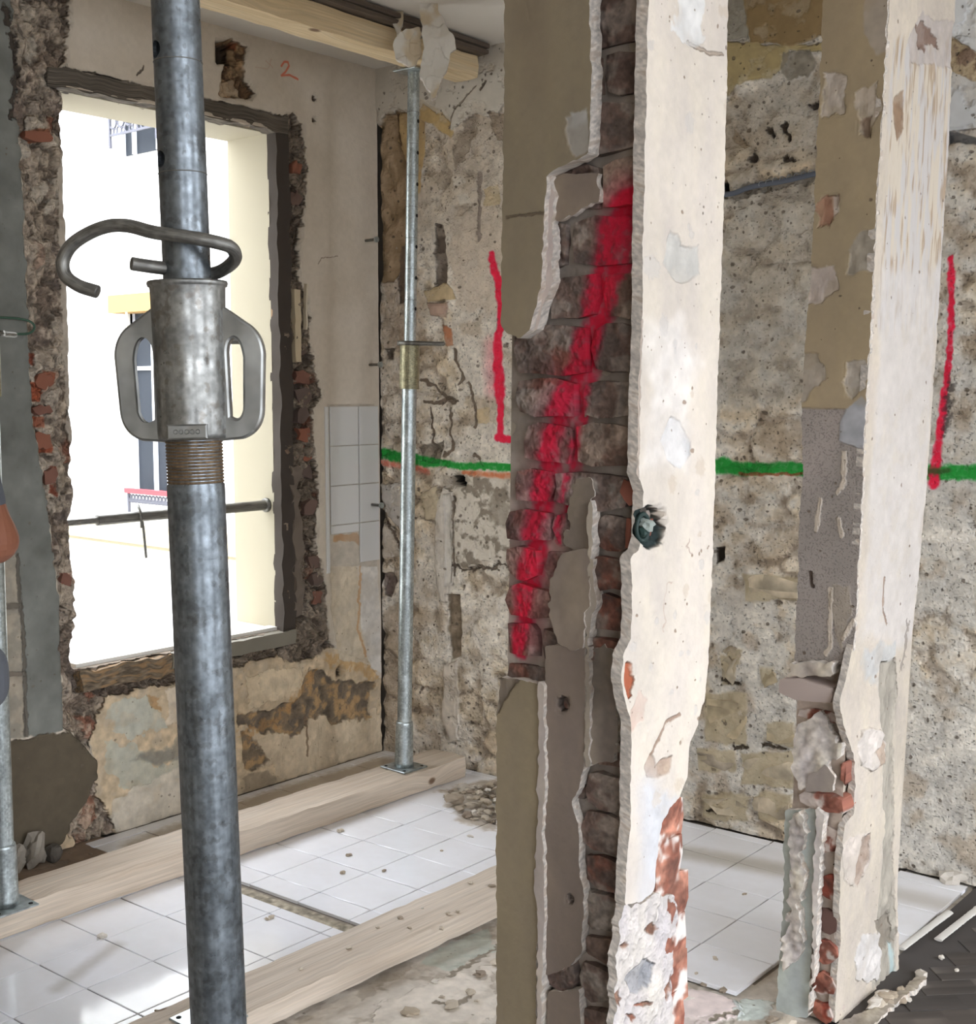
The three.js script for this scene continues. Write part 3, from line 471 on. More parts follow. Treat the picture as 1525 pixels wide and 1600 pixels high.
  // stones proud of the mortar
  const R = mulberry(7), tones = [[180, 164, 134], [168, 154, 132], [186, 172, 148], [160, 148, 130]].map((c) => { const m = s2mat(c); return m; });
  function s2mat(c) { return new THREE.MeshStandardMaterial({ color: 0xffffff, roughness: 0.95, map: noiseTex(128, 128, (x, y) => { const n = fbm(x * 9, y * 9, 4, c[0]); return c.map((q) => q * (1 + 0.32 * n)); }), bumpMap: noiseTex(128, 128, (x, y) => { const n = 128 + 120 * fbm(x * 14, y * 14, 4, c[1]); return [n, n, n]; }, false), bumpScale: 0.006 }); }
  const flat = new Surf(FPARTY, 0, 0, 0.4, 0.4, 2);
  for (const [a, b, c, d] of blocks) { const [u0, v1] = FPARTY.pick(a, b), [u1, v0] = FPARTY.pick(c, d); mesh('stone', brickGeo(FPARTY, (u0 + u1) / 2, (v0 + v1) / 2, (u1 - u0) * 0.86, (v1 - v0) * 0.8, -0.004, 0.05, V3(0, 0, 0), flat, Math.floor(a + b), 0.012), tones[Math.floor(R() * 4)], wallParty); }
}
// ---- ceiling and the two walls behind the camera
{
  const c = new THREE.Group(); structure('ceiling', 'white painted plaster ceiling', 'ceiling', c);
  mesh('plaster_slab', boxAt(-0.27, CEIL, -0.6, 5.25, CEIL + 0.2, 6.4), plasterWhite, c);
  const w = new THREE.Group(); structure('wall_right', 'plaster wall with tall street windows', 'wall', w);
  const XS = STREET_X, zs = [-0.5, ...STREET_WINDOWS.flat(), 6.4], parts = [];
  for (let i = 0; i < 7; i++) if (i % 2) { parts.push(boxAt(XS, 0, zs[i], XS + 0.25, 0.12, zs[i + 1]), boxAt(XS, 2.54, zs[i], XS + 0.25, CEIL, zs[i + 1])); } else parts.push(boxAt(XS, 0, zs[i], XS + 0.25, CEIL, zs[i + 1]));
  mesh('masonry', mergeGeometries(parts), plasterWhite, w);
  const b = mesh('wall_front', boxAt(-0.27, 0, 6.2, 5.25, CEIL, 6.4), std([196, 184, 164]), scene); structure('wall_front', 'plain plaster wall', 'wall', b);
}
// ---- floor: screed, white tiles, dark parquet
const floor = new THREE.Group(); structure('floor', 'floor of white tiles, bare screed and dark herringbone parquet', 'floor', floor);
const FFLOOR = new Frame(V3(0, 0, 0), V3(1, 0, 0), V3(0, 0, -1));
const tileZ = (k, x) => 0.556 - 0.035 * (x - 0.66) + 0.187 * k;
{
  const s = new Surf(FFLOOR, -0.02, -3.4, 2.3, 0.22, 500, 70);
  s.base((u, v) => { const n = fbm(u * 9, v * 9, 5, 12), f = fbm(u * 60, v * 60, 3, 14), w = worley(u * 14, v * 14, 15); let c = mixc([190, 180, 166], [214, 206, 194], clamp(0.5 + n)); c = mixc(c, [150, 138, 122], sstep(0.15, 0.4, fbm(u * 20, v * 20, 4, 18)) * 0.6); return [c[0] + f * 14, c[1] + f * 14, c[2] + f * 14, -0.011 + n * 0.006 + f * 0.002]; });
  s.region([-0.02, -3.4, 2.3, 0.22], (u, v, k) => { const z = -v; if (u < 1.16 || (z < 0.8 && u < 2.06)) s.put(k, [122, 112, 100], 1, -0.01); });
  s.poly([[20, 1340], [60, 1320], [150, 1305], [165, 1308], [215, 1322], [120, 1380], [20, 1410]], { color: [138, 118, 100], h: -0.002, rag: 0.01, vary: 0.05 });
  s.poly([[1052, 1545], [1090, 1540], [1150, 1560], [1160, 1590], [1100, 1600], [1052, 1600]], { color: [222, 206, 200], rag: 0.02, h: 0.0 });
  s.poly([[1140, 1565], [1165, 1550], [1205, 1555], [1200, 1580], [1150, 1585]], { color: [198, 211, 205], rag: 0.02, op: 0.7, dh: 0.006 });
  s.poly([[660, 1500], [700, 1465], [770, 1440], [770, 1480], [700, 1510]], { color: [176, 184, 172], rag: 0.02, op: 0.7 });
  s.poly([[540, 1520], [620, 1490], [650, 1500], [560, 1560]], { color: [150, 138, 122], rag: 0.02, op: 0.5 });
  s.poly([[600, 1560], [700, 1520], [775, 1500], [775, 1600], [560, 1620]], { color: [216, 206, 192], rag: 0.03, op: 0.8, dh: 0.004 });
  for (const q of [[[680, 1560], [710, 1565], [740, 1550]], [[700, 1520], [780, 1470]], [[1060, 1515], [1130, 1528], [1160, 1532]], [[1075, 1525], [1125, 1530]], [[1110, 1590], [1150, 1580]]]) s.stroke(q, { w: 0.006, color: [140, 130, 114], dh: -0.004, rag: 0.008 });
  s.stroke([[370, 1385], [545, 1448]], { w: 0.024, fn: (u, v) => { const n = fbm(u * 60, v * 60, 3, 5); return [150 + n * 70, 140 + n * 66, 122 + n * 60]; }, h: -0.008 });
  s.pits(600, 0.002, 0.008, { color: [126, 116, 102], dh: 0.003, op: 0.6, seed: 12 });
  const r = s.relief(null, 0.012, -0.06, V3(0, 0, 0));
  mesh('screed', r.front, s.material({}, r.residual, 0.005), floor);
  mesh('slab', boxAt(-0.27, -0.25, -0.6, 5.25, -0.055, 6.4), screedMat, floor);
  // glazed tiles with dust
  const dust = new Surf(FFLOOR, -0.02, -3.4, 2.3, 0.22, 360, 90).base((u, v) => { const n = fbm(u * 4, v * 9, 4, 4), f = fbm(u * 50, v * 50, 3, 6), g = 0.05 + n * 0.16 + f * 0.05; return [...mixc([244, 244, 247], [200, 196, 188], g), 0]; });
  dust.stroke([[90, 1545], [150, 1500], [180, 1478]], { w: 0.02, color: [176, 170, 160], op: 0.45, soft: 1 });
  dust.poly([[690, 1235], [780, 1215], [780, 1300], [720, 1285]], { color: [178, 164, 146], rag: 0.03, soft: 0.02, op: 0.8 });
  dust.stroke([[1060, 1330], [1240, 1362]], { w: 0.05, color: [178, 170, 156], op: 0.7, soft: 0.9 }); dust.stroke([[1390, 1395], [1500, 1420]], { w: 0.05, color: [186, 178, 166], op: 0.6, soft: 0.9 });
  dust.stroke([[220, 1318], [420, 1246], [600, 1190]], { w: 0.05, color: [176, 160, 138], op: 0.75, soft: 0.7, rag: 0.01 });
  const rough = noiseTex(512, 512, (x, y) => { const n = fbm(x * 8, y * 8, 4, 2), f = fbm(x * 30, y * 30, 3, 7); const q = 40 + n * 30 + f * 14; return [q, q, q]; }, false);
  const glaze = new THREE.MeshPhysicalMaterial({ map: dust.colourMap(), roughness: 1, roughnessMap: rough, specularIntensity: 1, clearcoat: 0.25, clearcoatRoughness: 0.05 });
  const R = mulberry(31);
  const tile = (x0, x1, k0, k1, zc0 = 0, zc1 = 0) => {           // a tile between two joints; zc trims it to a broken line
    const g = bevelBox(1, 1, 1, 0.5); g.dispose(); const b = 0.0015, gap = 0.0016, ty = 0.0005 + (R() - 0.5) * 0.0012;
    const za = (x) => tileZ(k0, x) + zc0 + gap, zb = (x) => tileZ(k1, x) + zc1 - gap, X0 = x0 + gap, X1 = x1 - gap, P = [], U = [], I = [];
    const ring = (e, y) => [[X0 + e, za(X0) + e], [X1 - e, za(X1) + e], [X1 - e, zb(X1) - e], [X0 + e, zb(X0) - e]].map(([x, z]) => { P.push(x, y, z); U.push(...dust.uvOf(x, -z)); return P.length / 3 - 1; });
    const top = ring(b, ty), a1 = ring(b, ty), a2 = ring(0, ty - b), b1 = ring(0, ty - b), b2 = ring(0, -0.009);
    I.push(top[0], top[2], top[1], top[0], top[3], top[2]);
    for (const [p, q] of [[a1, a2], [b1, b2]]) for (let i = 0; i < 4; i++) { const j = (i + 1) % 4; I.push(p[i], p[j], q[j], p[i], q[j], q[i]); }
    const geo = new THREE.BufferGeometry(); geo.setAttribute('position', new THREE.Float32BufferAttribute(P, 3)); geo.setAttribute('uv', new THREE.Float32BufferAttribute(U, 2)); geo.setIndex(I); geo.computeVertexNormals();
    mesh('floor_tile', geo, glaze, floor);
  };
  for (let i = 0; i < 12; i++) {
    const x0 = Math.max(0.004, -0.145 + 0.2 * i), x1 = 0.055 + 0.2 * i, xc = (x0 + x1) / 2;
    for (let k = -4; k < 14; k++) {
      const zc = tileZ(k + 0.5, xc); let lo = 0;
      if (zc < -0.055 * xc - 0.08) continue;
      if (xc > 1.26 && zc > 0.86) continue;
      if (xc < 0.25 && zc > 1.38) continue;
      if (xc > 2.06 && zc > 0.42) continue;
      const wall = -0.055 * xc + 0.006 - tileZ(k, xc); if (wall > 0) lo = Math.min(wall, 0.15);
      if (k === 3 && xc > 0.46 && xc < 1.26) { tile(x0, x1, 3, 4, 0, -0.102); tile(x0, x1, 3, 4, 0.142, 0); continue; }
      tile(x0, x1, k, k + 1, lo, 0);
    }
  }
  for (const k of [7, 8, 9]) tile(1.255, 1.44 + 0.02 * (k - 8), k, k + 1);
  // herringbone parquet on the other side of the partition
  const woods = [[76, 70, 66], [70, 65, 62], [82, 75, 70], [73, 66, 61]].map((c, q) => new THREE.MeshStandardMaterial({ roughness: 0.7, map: noiseTex(256, 128, (x, y) => { const n = fbm(x * 3, y * 34, 4, q), d = sstep(0.1, 0.45, fbm(x * 8, y * 5, 4, q + 40)); return mixc(c.map((v) => v * (1 + 0.3 * n)), [132, 124, 116], d * 0.4); }) }));
  const P = 0.07, NB = 4, full = bevelBox(P * NB - 0.0015, P - 0.0015, 0.02, 0.0008).rotateX(-Math.PI / 2), part = bevelBox(P * 1.6, P - 0.0015, 0.02, 0.0008).rotateX(-Math.PI / 2), c45 = Math.SQRT1_2;
  const board = (a, b, turned, id) => {                 // centre in the axes of the pattern, which lies at 45 degrees to the room
    const x = 2.6 + (a - b) * c45 * P, z = 0.5 + (a + b) * c45 * P, in1 = (h) => x > 2.272 + h && x < 3.3 && z > -0.1 + h && z < 1.7;
    const g = in1(0.125) ? full : in1(0.065) ? part : null; if (!g) return;
    const o = mesh('parquet_board', g, woods[Math.floor(hash(id, 3, 5) * 4)], floor); o.position.set(x, -0.012 - hash(id, 4, 9) * 0.001, z); o.rotation.y = turned ? -Math.PI / 4 - Math.PI / 2 : -Math.PI / 4;
  };
  for (let q = -30; q < 31; q++) for (let j = -4; j < 5; j++) { board(q + 2 * NB * j + NB / 2, q + 0.5, false, q * 97 + j); board(q + 0.5, q + 1 - 2 * NB * j + NB / 2, true, q * 89 + j + 7777); }
  mesh('subfloor', boxAt(2.268, -0.06, -0.3, 5.0, -0.005, 6.2), std([74, 69, 66]), floor);
}
// ---------------------------------------------------------------- the two piers left of the brick partition
function slab(parent, name, frame, px, { n = 0.02, thick = 0.02, cell = 0.006, res = 900, rag = 0.0022, scale = 75, paint, base, edge = plasterEdge, label, rough = 0.9, uvPts = false } = {}) {
  const pts = uvPts ? px : frame.picks(px, n), b = box2(pts), e = rag * 2 + cell, o = parent.position;
  const fr = new Frame(frame.pt(0, 0, n), frame.u, frame.v), s = new Surf(fr, b[0] - e, b[1] - e, b[2] + e, b[3] + e, res, Math.floor(Math.abs(px[0][0] * 7 + px[1][1] * 13)) + 3);
  s.base(base); if (paint) paint(s);
  const sd = polySDF(pts), q = s.seed * 11, r = s.relief((u, v) => sd(u + rag * 2 * fbm(u * scale, v * scale, 4, q), v + rag * 2 * fbm(u * scale, v * scale, 4, q + 9)), cell, -thick, o);
  const m = mesh(name, r.front, paint ? s.material({ roughness: rough }, r.residual, 0.005) : new THREE.MeshStandardMaterial({ roughness: rough, map: s.colourMap() }), parent); if (label) m.userData.label = label;
  mesh('broken_edge', r.edge, edge, m); return m;
}
const plain = (c, var1 = 0.05, fine = 0.03, seed = 1, relief = 0.0012) => (u, v) => { const a = fbm(u * 7, v * 5, 4, seed), f = fbm(u * 90, v * 90, 3, seed + 5), b = fbm(u * 26, v * 12, 4, seed + 9), k = 1 + var1 * a * 2 + fine * f + var1 * b; return [c[0] * k, c[1] * k, c[2] * k * (1 - var1 * b * 0.5), relief * (a + f * 0.5 + b * 0.4)]; };
const TAN = [158, 142, 116];
function brickTone(u, v, seed) {                        // old brick under mortar smears and soot
  const n = fbm(u * 34, v * 34, 5, seed), m = fbm(u * 9, v * 9, 3, seed + 3), s = fbm(u * 16, v * 22, 4, seed + 6), f = fbm(u * 120, v * 120, 3, seed + 12);
  let c = mixc([120, 99, 89], [138, 92, 77], sstep(0.05, 0.35, m)); c = mixc(c, [146, 136, 126], sstep(-0.05, 0.25, s + 0.5 * n) * 0.75); c = mixc(c, [92, 82, 76], sstep(0.05, 0.35, -s + 0.6 * n) * 0.7);
  const k = 1 + 0.28 * n + 0.26 * f; return [c[0] * k, c[1] * k, c[2] * k, n * 0.007 + f * 0.002];
}
const mortarTone = (u, v) => { const n = fbm(u * 26, v * 26, 4, 5), m = fbm(u * 8, v * 8, 3, 9); const c = mixc([142, 130, 120], [170, 158, 146], clamp(0.5 + m)); return [c[0] * (1 + 0.18 * n), c[1] * (1 + 0.18 * n), c[2] * (1 + 0.18 * n), n * 0.006]; };

// ---- first pier, with the red stroke
{
  const base = V3(2.215, 0, 1.66), lean = V3(0.012, 1, 0), X0 = 2.077 - 0.012 * 1.33, X1 = 2.352 - 0.012 * 1.33, ZF = 1.775, ZB = 1.542;
  const pier = thing('brick_pier', 'torn brick pier with a long red paint stroke, bare brick and tan plaster strips', 'pier', base);
  const FZ = new Frame(V3(X0, 0, ZF), V3(1, -0.012, 0), lean), FX = new Frame(V3(X1, 0, ZF), V3(0, 0, -1), lean), W = X1 - X0, D = ZF - ZB;
  const RED = [214, 22, 58], strokes = (s) => {
    s.stroke([[990, 300, 0.5], [968, 322, 0.9], [950, 360, 1.3], [938, 410, 1.25], [928, 470, 1.15], [915, 530, 1.1], [903, 570, 0.8], [885, 615, 1.0], [868, 650, 1.0], [852, 715, 1.05], [842, 770, 1.1], [835, 830, 1.0], [825, 880, 1.15], [815, 940, 1.1], [808, 1000, 0.85], [804, 1022, 0.6]], { w: 0.019, color: RED, op: 0.9, soft: 0.55, grain: 0.45, rag: 0.004, n: 0.004 });
    s.stroke([[992, 300, 0.7], [978, 340, 1.1], [968, 400, 1.0], [952, 450, 0.7], [930, 520, 0.8], [912, 590, 0.7], [900, 650, 0.6], [893, 700, 0.6], [882, 760, 0.5], [872, 820, 0.5], [868, 850, 0.4]], { w: 0.018, color: RED, op: 0.75, soft: 0.7, grain: 0.5, rag: 0.004, n: 0.004 });
    s.stroke([[880, 600, 1.2], [850, 740, 1.6], [830, 880, 1.5], [815, 1000, 1]], { w: 0.028, color: RED, op: 0.2, soft: 1, n: 0.004 });
    s.stroke([[985, 305, 1], [960, 330, 1]], { w: 0.03, color: RED, op: 0.35, soft: 1, n: 0.004 });
  };
  // mortar bed behind the bricks
  const bed = new Surf(FZ, 0, 0, W, CEIL, 780, 4).base((u, v) => { const c = mortarTone(u, v); c[3] -= 0.014; return c; }); strokes(bed);
  const rb = bed.relief(null, 0.01, -0.05, base); mesh('mortar_bed', rb.front, bed.material({}, rb.residual), pier);
  const bedX = new Surf(FX, 0, 0, D, CEIL, 400, 8).base((u, v) => { const c = mortarTone(u + 3, v); c[3] -= 0.012; return c; });
  const bx = polySDF(FX.picks([[990, -400], [1131, -400], [1128, 0], [1112, 500], [1100, 1000], [1088, 1085], [1066, 1170], [1060, 1260], [1050, 1400], [1045, 1600], [1040, 2000], [940, 2000], [965, 1000]], -0.012)), rx = bedX.relief(bx, 0.012, -0.06, base); mesh('mortar_bed', rx.front, bedX.material({}, rx.residual), pier);
  const core = new THREE.BoxGeometry(W - 0.01, CEIL, D - 0.01, 1, 10, 1); { const p = core.attributes.position; for (let i = 0; i < p.count; i++) p.setX(i, p.getX(i) + (p.getY(i) + CEIL / 2) * 0.012); core.translate(X0 + W / 2 - base.x - 0.008, CEIL / 2, (ZF + ZB) / 2 - base.z - 0.012); const q = FX.pick(1052, 1400)[0]; for (let i = 0; i < p.count; i++) if (p.getZ(i) < 0 && p.getY(i) < 1.0) p.setZ(i, ZF - base.z - 0.012 - q + 0.012); core.computeVertexNormals(); } mesh('core', core, mortarMat, pier);
  // bricks of the front face
  const skin = new Surf(FZ, -0.02, 0, W + 0.02, CEIL, 780, 14).base((u, v) => brickTone(u, v, 3)); strokes(skin);
  const skinMap = skin.colourMap(), skinBump = skin.bumpMap(null, 0.006), tint = [[1, 1, 1], [0.84, 0.82, 0.82], [1.1, 1.02, 0.96], [0.95, 1.0, 1.02]].map((c) => new THREE.MeshStandardMaterial({ map: skinMap, bumpMap: skinBump, bumpScale: 0.014, roughness: 0.95, color: new THREE.Color().setRGB(...c) }));
  const R = mulberry(12), joints = [-250, -165, -80, 3, 86, 162, 251, 334, 422, 503, 589, 657, 733, 797, 859, 920, 985, 1048, 1132, 1194, 1258, 1324, 1382, 1448, 1495, 1560].map((y) => FZ.pick(905, y)[1]); while (joints[joints.length - 1] > 0.1) joints.push(joints[joints.length - 1] - 0.069);
  const U = (x, y = 600) => FZ.pick(x, y)[0];
  for (let k = 0; k + 1 < joints.length; k++) {
    const v1 = joints[k] - 0.006, v0 = Math.max(0.002, joints[k + 1] + 0.005), y = 800 - 1; let cuts = k % 2 ? [0.004, 0.125, W - 0.002] : [0.004, 0.085, W * 0.68, W - 0.002];
    if (k === 11) cuts = [U(815), U(895), W - 0.016]; if (k === 10) cuts = [U(806), U(905), W - 0.018]; if (k === 9) cuts = [U(806), U(920), W - 0.016]; if (k === 12) cuts = [U(803), U(868), W - 0.018];
    if (k > 12) cuts = k % 2 ? [0.002, U(866), U(925), W - 0.012] : [0.0, U(850), U(918), W - 0.016];
    for (let c = 0; c + 1 < cuts.length; c++) {
      const w = cuts[c + 1] - cuts[c] - 0.008; if (w < 0.02) continue;
      mesh('brick', brickGeo(FZ, (cuts[c] + cuts[c + 1]) / 2, (v0 + v1) / 2, w, v1 - v0, 0.002 + (R() - 0.5) * 0.012, 0.06, base, skin, Math.floor(R() * 9999), 0.0045), tint[Math.floor(R() * 4)], pier);
    }
  }
  // plaster on the front face
  slab(pier, 'plaster_panel', FZ, [[786, -380], [921, -380], [921, 0], [924, 150], [919, 238], [902, 250], [872, 262], [855, 272], [850, 330], [846, 440], [838, 480], [826, 518], [812, 528], [790, 520], [783, 512], [785, 300], [788, 100]], { n: 0.034, thick: 0.03, base: plain([150, 136, 112], 0.05, 0.03, 4), label: 'tan painted plaster', paint: (s) => {
    s.poly([[888, 180], [920, 168], [920, 240], [898, 245], [890, 225]], { n: 0, color: [176, 172, 166], rag: 0.008, dh: -0.002 }); s.poly([[888, 176], [915, 170], [912, 190], [892, 195]], { color: [180, 176, 168], rag: 0.006 });
    s.stroke([[790, 340], [830, 335], [850, 332]], { w: 0.002, color: [120, 106, 86], dh: -0.003 }); s.stroke([[820, 20], [830, 60], [835, 120]], { w: 0.03, color: [132, 116, 94], op: 0.35, soft: 1 });
  } });
  slab(pier, 'plaster_layer', FZ, [[862, 274], [932, 271], [938, 316], [922, 318], [908, 326], [892, 338], [868, 346], [862, 330]], { n: 0.014, thick: 0.012, base: plain([148, 132, 116], 0.06, 0.04, 6), rag: 0.003 });
  slab(pier, 'plaster_layer', FZ, [[853, 264], [864, 272], [866, 400], [862, 440], [850, 478], [838, 512], [828, 522], [836, 470], [846, 440], [850, 340]], { n: 0.022, thick: 0.02, base: plain([206, 192, 184], 0.06, 0.05, 8, 0.004), rag: 0.005 });
  slab(pier, 'plaster_panel', FZ, [[776, 1058], [800, 1062], [836, 1066], [846, 1072], [845, 1200], [840, 1290], [842, 1420], [838, 1500], [838, 1620], [838, 1960], [772, 1960], [776, 1500]], { n: 0.016, thick: 0.028, base: plain([146, 132, 108], 0.05, 0.03, 9), label: 'tan painted plaster', paint: (s) => { s.poly([[776, 1058], [810, 1060], [800, 1085], [785, 1110], [778, 1120]], { color: [128, 116, 102], rag: 0.008, dh: -0.006 }); } });
  slab(pier, 'plaster_panel', FZ, [[852, 1008], [914, 1010], [914, 1150], [912, 1200], [904, 1235], [892, 1256], [903, 1290], [906, 1370], [912, 1400], [908, 1490], [894, 1506], [870, 1520], [853, 1524], [850, 1420], [853, 1200]], { n: 0.012, thick: 0.02, base: plain([132, 118, 106], 0.06, 0.03, 10), paint: (s) => { for (const [x, y, r] of [[880, 1100, 0.012], [890, 1405, 0.007]]) { const [u, v] = s.frame.pick(x, y); s.poly(Array.from({ length: 7 }, (_, i) => [u + r * Math.cos(i * 0.9), v + r * Math.sin(i * 0.9)]), { uv: true, color: [70, 60, 54], dh: -0.016, rag: 0.004 }); } } });
  slab(pier, 'plaster_panel', FZ, [[855, 1552], [905, 1545], [908, 1600], [906, 1960], [854, 1960]], { n: 0.012, thick: 0.02, base: plain([132, 118, 106], 0.06, 0.03, 11) });
  slab(pier, 'plaster_lump', FZ, [[872, 870], [884, 862], [902, 858], [922, 860], [922, 950], [914, 960], [912, 1010], [888, 1016], [872, 1004], [858, 962], [860, 905]], { n: 0.016, thick: 0.016, base: plain([138, 124, 110], 0.07, 0.05, 12, 0.004), rag: 0.005 });
  slab(pier, 'plaster_lump', FZ, [[900, 745], [925, 742], [925, 800], [922, 865], [895, 860], [880, 850], [888, 790]], { n: 0.01, thick: 0.012, base: plain([140, 126, 110], 0.08, 0.06, 13, 0.004), rag: 0.007 });
  slab(pier, 'plaster_ridge', FZ, [[917, 790], [926, 780], [926, 860], [930, 950], [922, 960], [918, 1000], [921, 1100], [920, 1200], [912, 1200], [914, 1010], [910, 960], [921, 940]], { n: 0.016, thick: 0.022, base: plain([176, 164, 148], 0.06, 0.05, 14, 0.003), rag: 0.003 });
  slab(pier, 'plaster_ridge', FZ, [[842, 1066], [851, 1070], [850, 1180], [852, 1230], [848, 1300], [850, 1420], [846, 1600], [846, 1900], [838, 1900], [840, 1420], [834, 1390], [836, 1320], [840, 1290]], { n: 0.02, thick: 0.03, base: plain([184, 172, 162], 0.07, 0.05, 15, 0.003), rag: 0.003 });
  slab(pier, 'mortar_smear', FZ, [[925, 1010], [962, 1012], [970, 1050], [962, 1110], [958, 1190], [918, 1195], [918, 1100]], { n: 0.008, thick: 0.012, base: plain([136, 124, 112], 0.1, 0.08, 16, 0.006), rag: 0.007 });
  // white plaster on the side towards the street windows
  slab(pier, 'white_plaster_face', FX, [[1012, -380], [1012, 0], [1006, 300], [1004, 500], [999, 640], [997, 740], [1002, 756], [1006, 770], [1004, 800], [1003, 845], [997, 860], [986, 872], [988, 960], [986, 1000], [974, 1022], [972, 1062], [979, 1108], [986, 1130], [984, 1300], [976, 1414], [1000, 1410], [1022, 1392], [1026, 1350], [1030, 1310], [1034, 1285], [1048, 1262], [1060, 1248], [1073, 1215], [1078, 1162], [1090, 1130], [1100, 1092], [1106, 1040], [1112, 900], [1121, 600], [1131, 300], [1138, 0], [1142, -380]], { n: 0.016, thick: 0.02, res: 850, base: plain([214, 203, 189], 0.04, 0.03, 20, 0.0025), label: 'cream white plaster', paint: (s) => {
    s.poly([[1044, 375], [1050, 362], [1060, 372], [1066, 385], [1092, 385], [1094, 425], [1075, 440], [1062, 442], [1050, 432], [1038, 410]], { color: [196, 192, 184], dh: -0.004, rag: 0.005 });
    s.poly([[1050, 652], [1062, 660], [1078, 690], [1080, 710], [1064, 732], [1045, 720], [1034, 690]], { color: [206, 204, 202], dh: -0.004, rag: 0.005 });
    s.poly([[1010, 500], [1060, 500], [1090, 560], [1060, 740], [1010, 740]], { color: [236, 230, 224], rag: 0.03, scale: 12, soft: 0.02, op: 0.6 });
    s.poly([[1008, 1195], [1018, 1176], [1026, 1198], [1036, 1186], [1050, 1180], [1048, 1205], [1030, 1218], [1012, 1214]], { color: [178, 156, 138], dh: -0.006, rag: 0.004 });
    s.stroke([[1018, 1178], [1040, 1130], [1062, 1118]], { w: 0.003, color: [164, 140, 122], dh: -0.003 }); s.stroke([[1038, 985], [1037, 950], [1042, 908], [1050, 912]], { w: 0.0013, color: [190, 166, 148], op: 0.6, dh: -0.001, rag: 0.006 });
    s.stroke([[1076, 842], [1072, 852], [1080, 868]], { w: 0.0014, color: [176, 154, 138], op: 0.7, dh: -0.001, rag: 0.006 }); s.stroke([[1078, 65], [1105, 83], [1130, 85]], { w: 0.003, color: [176, 160, 144], dh: -0.004 });
    s.poly([[1056, 0], [1100, -10], [1104, 60], [1080, 60], [1056, 40]], { color: [226, 224, 220], rag: 0.02, op: 0.9, dh: -0.002 });
    s.stroke([[985, 1040, 1], [984, 1060, 1.4], [986, 1085, 0.5]], { w: 0.009, color: [168, 92, 62], dh: -0.008, rag: 0.006 }); s.stroke([[1012, 1235], [1018, 1330], [1010, 1400]], { w: 0.03, color: [204, 204, 208], op: 0.6, soft: 0.9 });
    s.poly([[1010, 1235], [1060, 1250], [1034, 1290], [1026, 1380], [1012, 1330]], { color: [206, 206, 208], rag: 0.012, op: 0.8, soft: 0.01 });
    s.pits(220, 0.001, 0.004, { color: [120, 106, 94], dh: -0.003, op: 0.7, seed: 21, within: (u, v) => v > 1.55 && u > 0.12 }); s.pits(170, 0.001, 0.004, { color: [150, 126, 106], dh: -0.003, op: 0.7, seed: 22 }); s.pits(40, 0.006, 0.02, { color: [200, 194, 188], dh: -0.002, op: 0.5, seed: 23 }); s.pits(24, 0.006, 0.02, { color: [196, 178, 156], dh: -0.001, op: 0.4, seed: 24 });
    s.poly([[1036, 1286], [1046, 1270], [1062, 1250], [1060, 1262], [1050, 1276]], { color: [52, 50, 50], dh: -0.016, rag: 0.003, wear: 0 });
    s.poly([[1000, 800], [1018, 792], [1036, 800], [1042, 825], [1036, 850], [1018, 858], [1002, 846]], { color: [34, 48, 46], dh: -0.022, rag: 0.002, wear: 0, vary: 0.2 });
    s.stroke([[998, 745], [1003, 500]], { w: 0.003, color: [180, 164, 150], dh: -0.003 });
    s.poly([[984, 1105], [1000, 1080], [1012, 1095], [1003, 1130], [988, 1140]], { color: [208, 176, 160], rag: 0.008, op: 0.6, dh: -0.003 });
  } });
  slab(pier, 'plaster_smeared_brick', FX, [[972, 1416], [1000, 1412], [1022, 1394], [1056, 1398], [1058, 1440], [1054, 1480], [1050, 1530], [1052, 1600], [1052, 1840], [966, 1950], [962, 1600], [964, 1500]], { n: 0.008, thick: 0.015, rag: 0.006, base: plain([200, 192, 186], 0.1, 0.12, 31, 0.01), label: 'white plaster smears over red brick', paint: (s) => {
    for (const [x, y, a, b] of [[1020, 1452, 24, 14], [974, 1478, 12, 10], [970, 1560, 14, 26], [1005, 1570, 30, 14], [1044, 1540, 12, 34], [1048, 1420, 8, 30], [985, 1590, 16, 12]]) s.poly([[x - a / 2, y], [x, y - b / 2], [x + a / 2, y - 2], [x + 2, y + b / 2]], { fn: (u, v) => { const c = brickTone(u, v, 6); return [c[0] * 1.15, c[1], c[2] * 0.9, -0.006]; }, rag: 0.012 });
    s.poly([[985, 1510], [1008, 1495], [1018, 1515], [1010, 1545], [988, 1550], [978, 1530]], { color: [150, 150, 152], rag: 0.01, dh: -0.006 });
  } });
  // bricks laid bare at the back of the side face
  const skinX = new Surf(FX, -0.1, 0, 0.4, CEIL, 300, 24).base((u, v) => { const c = brickTone(u + 5, v, 9), w = sstep(0.02, 0.18, fbm(u * 18, v * 18, 4, 11)); return [...mixc([c[0] * 1.25, c[1] * 0.95, c[2] * 0.85], [222, 214, 206], w), c[3]]; });
  const mx = skinX.material();
  for (let y = 1262, k = 0; y < 1620; y += 62, k++) { const [u0, v1] = FX.pick(1020, y, 0), [u1, v0] = FX.pick(k % 2 ? 1066 : 1071, y + 52, 0); mesh('brick', brickGeo(FX, (u0 + u1) / 2, (v0 + v1) / 2, u1 - u0, v1 - v0, 0.0 + 0.006 * hash(k, 1, 2), 0.06, base, skinX, 60 + k, 0.006), mx, pier); }
  for (const [x0, y0, x1, y1] of [[972, 748, 1004, 790], [974, 812, 994, 858]]) { const [u0, v1] = FZ.pick(x0, y0, 0.01), [u1, v0] = FZ.pick(x1, y1, 0.01); mesh('brick', brickGeo(FZ, (u0 + u1) / 2, (v0 + v1) / 2, u1 - u0, v1 - v0, 0.012, 0.05, base, skin, x0 + y0, 0.006), std([128, 76, 60], 0.95), pier); }
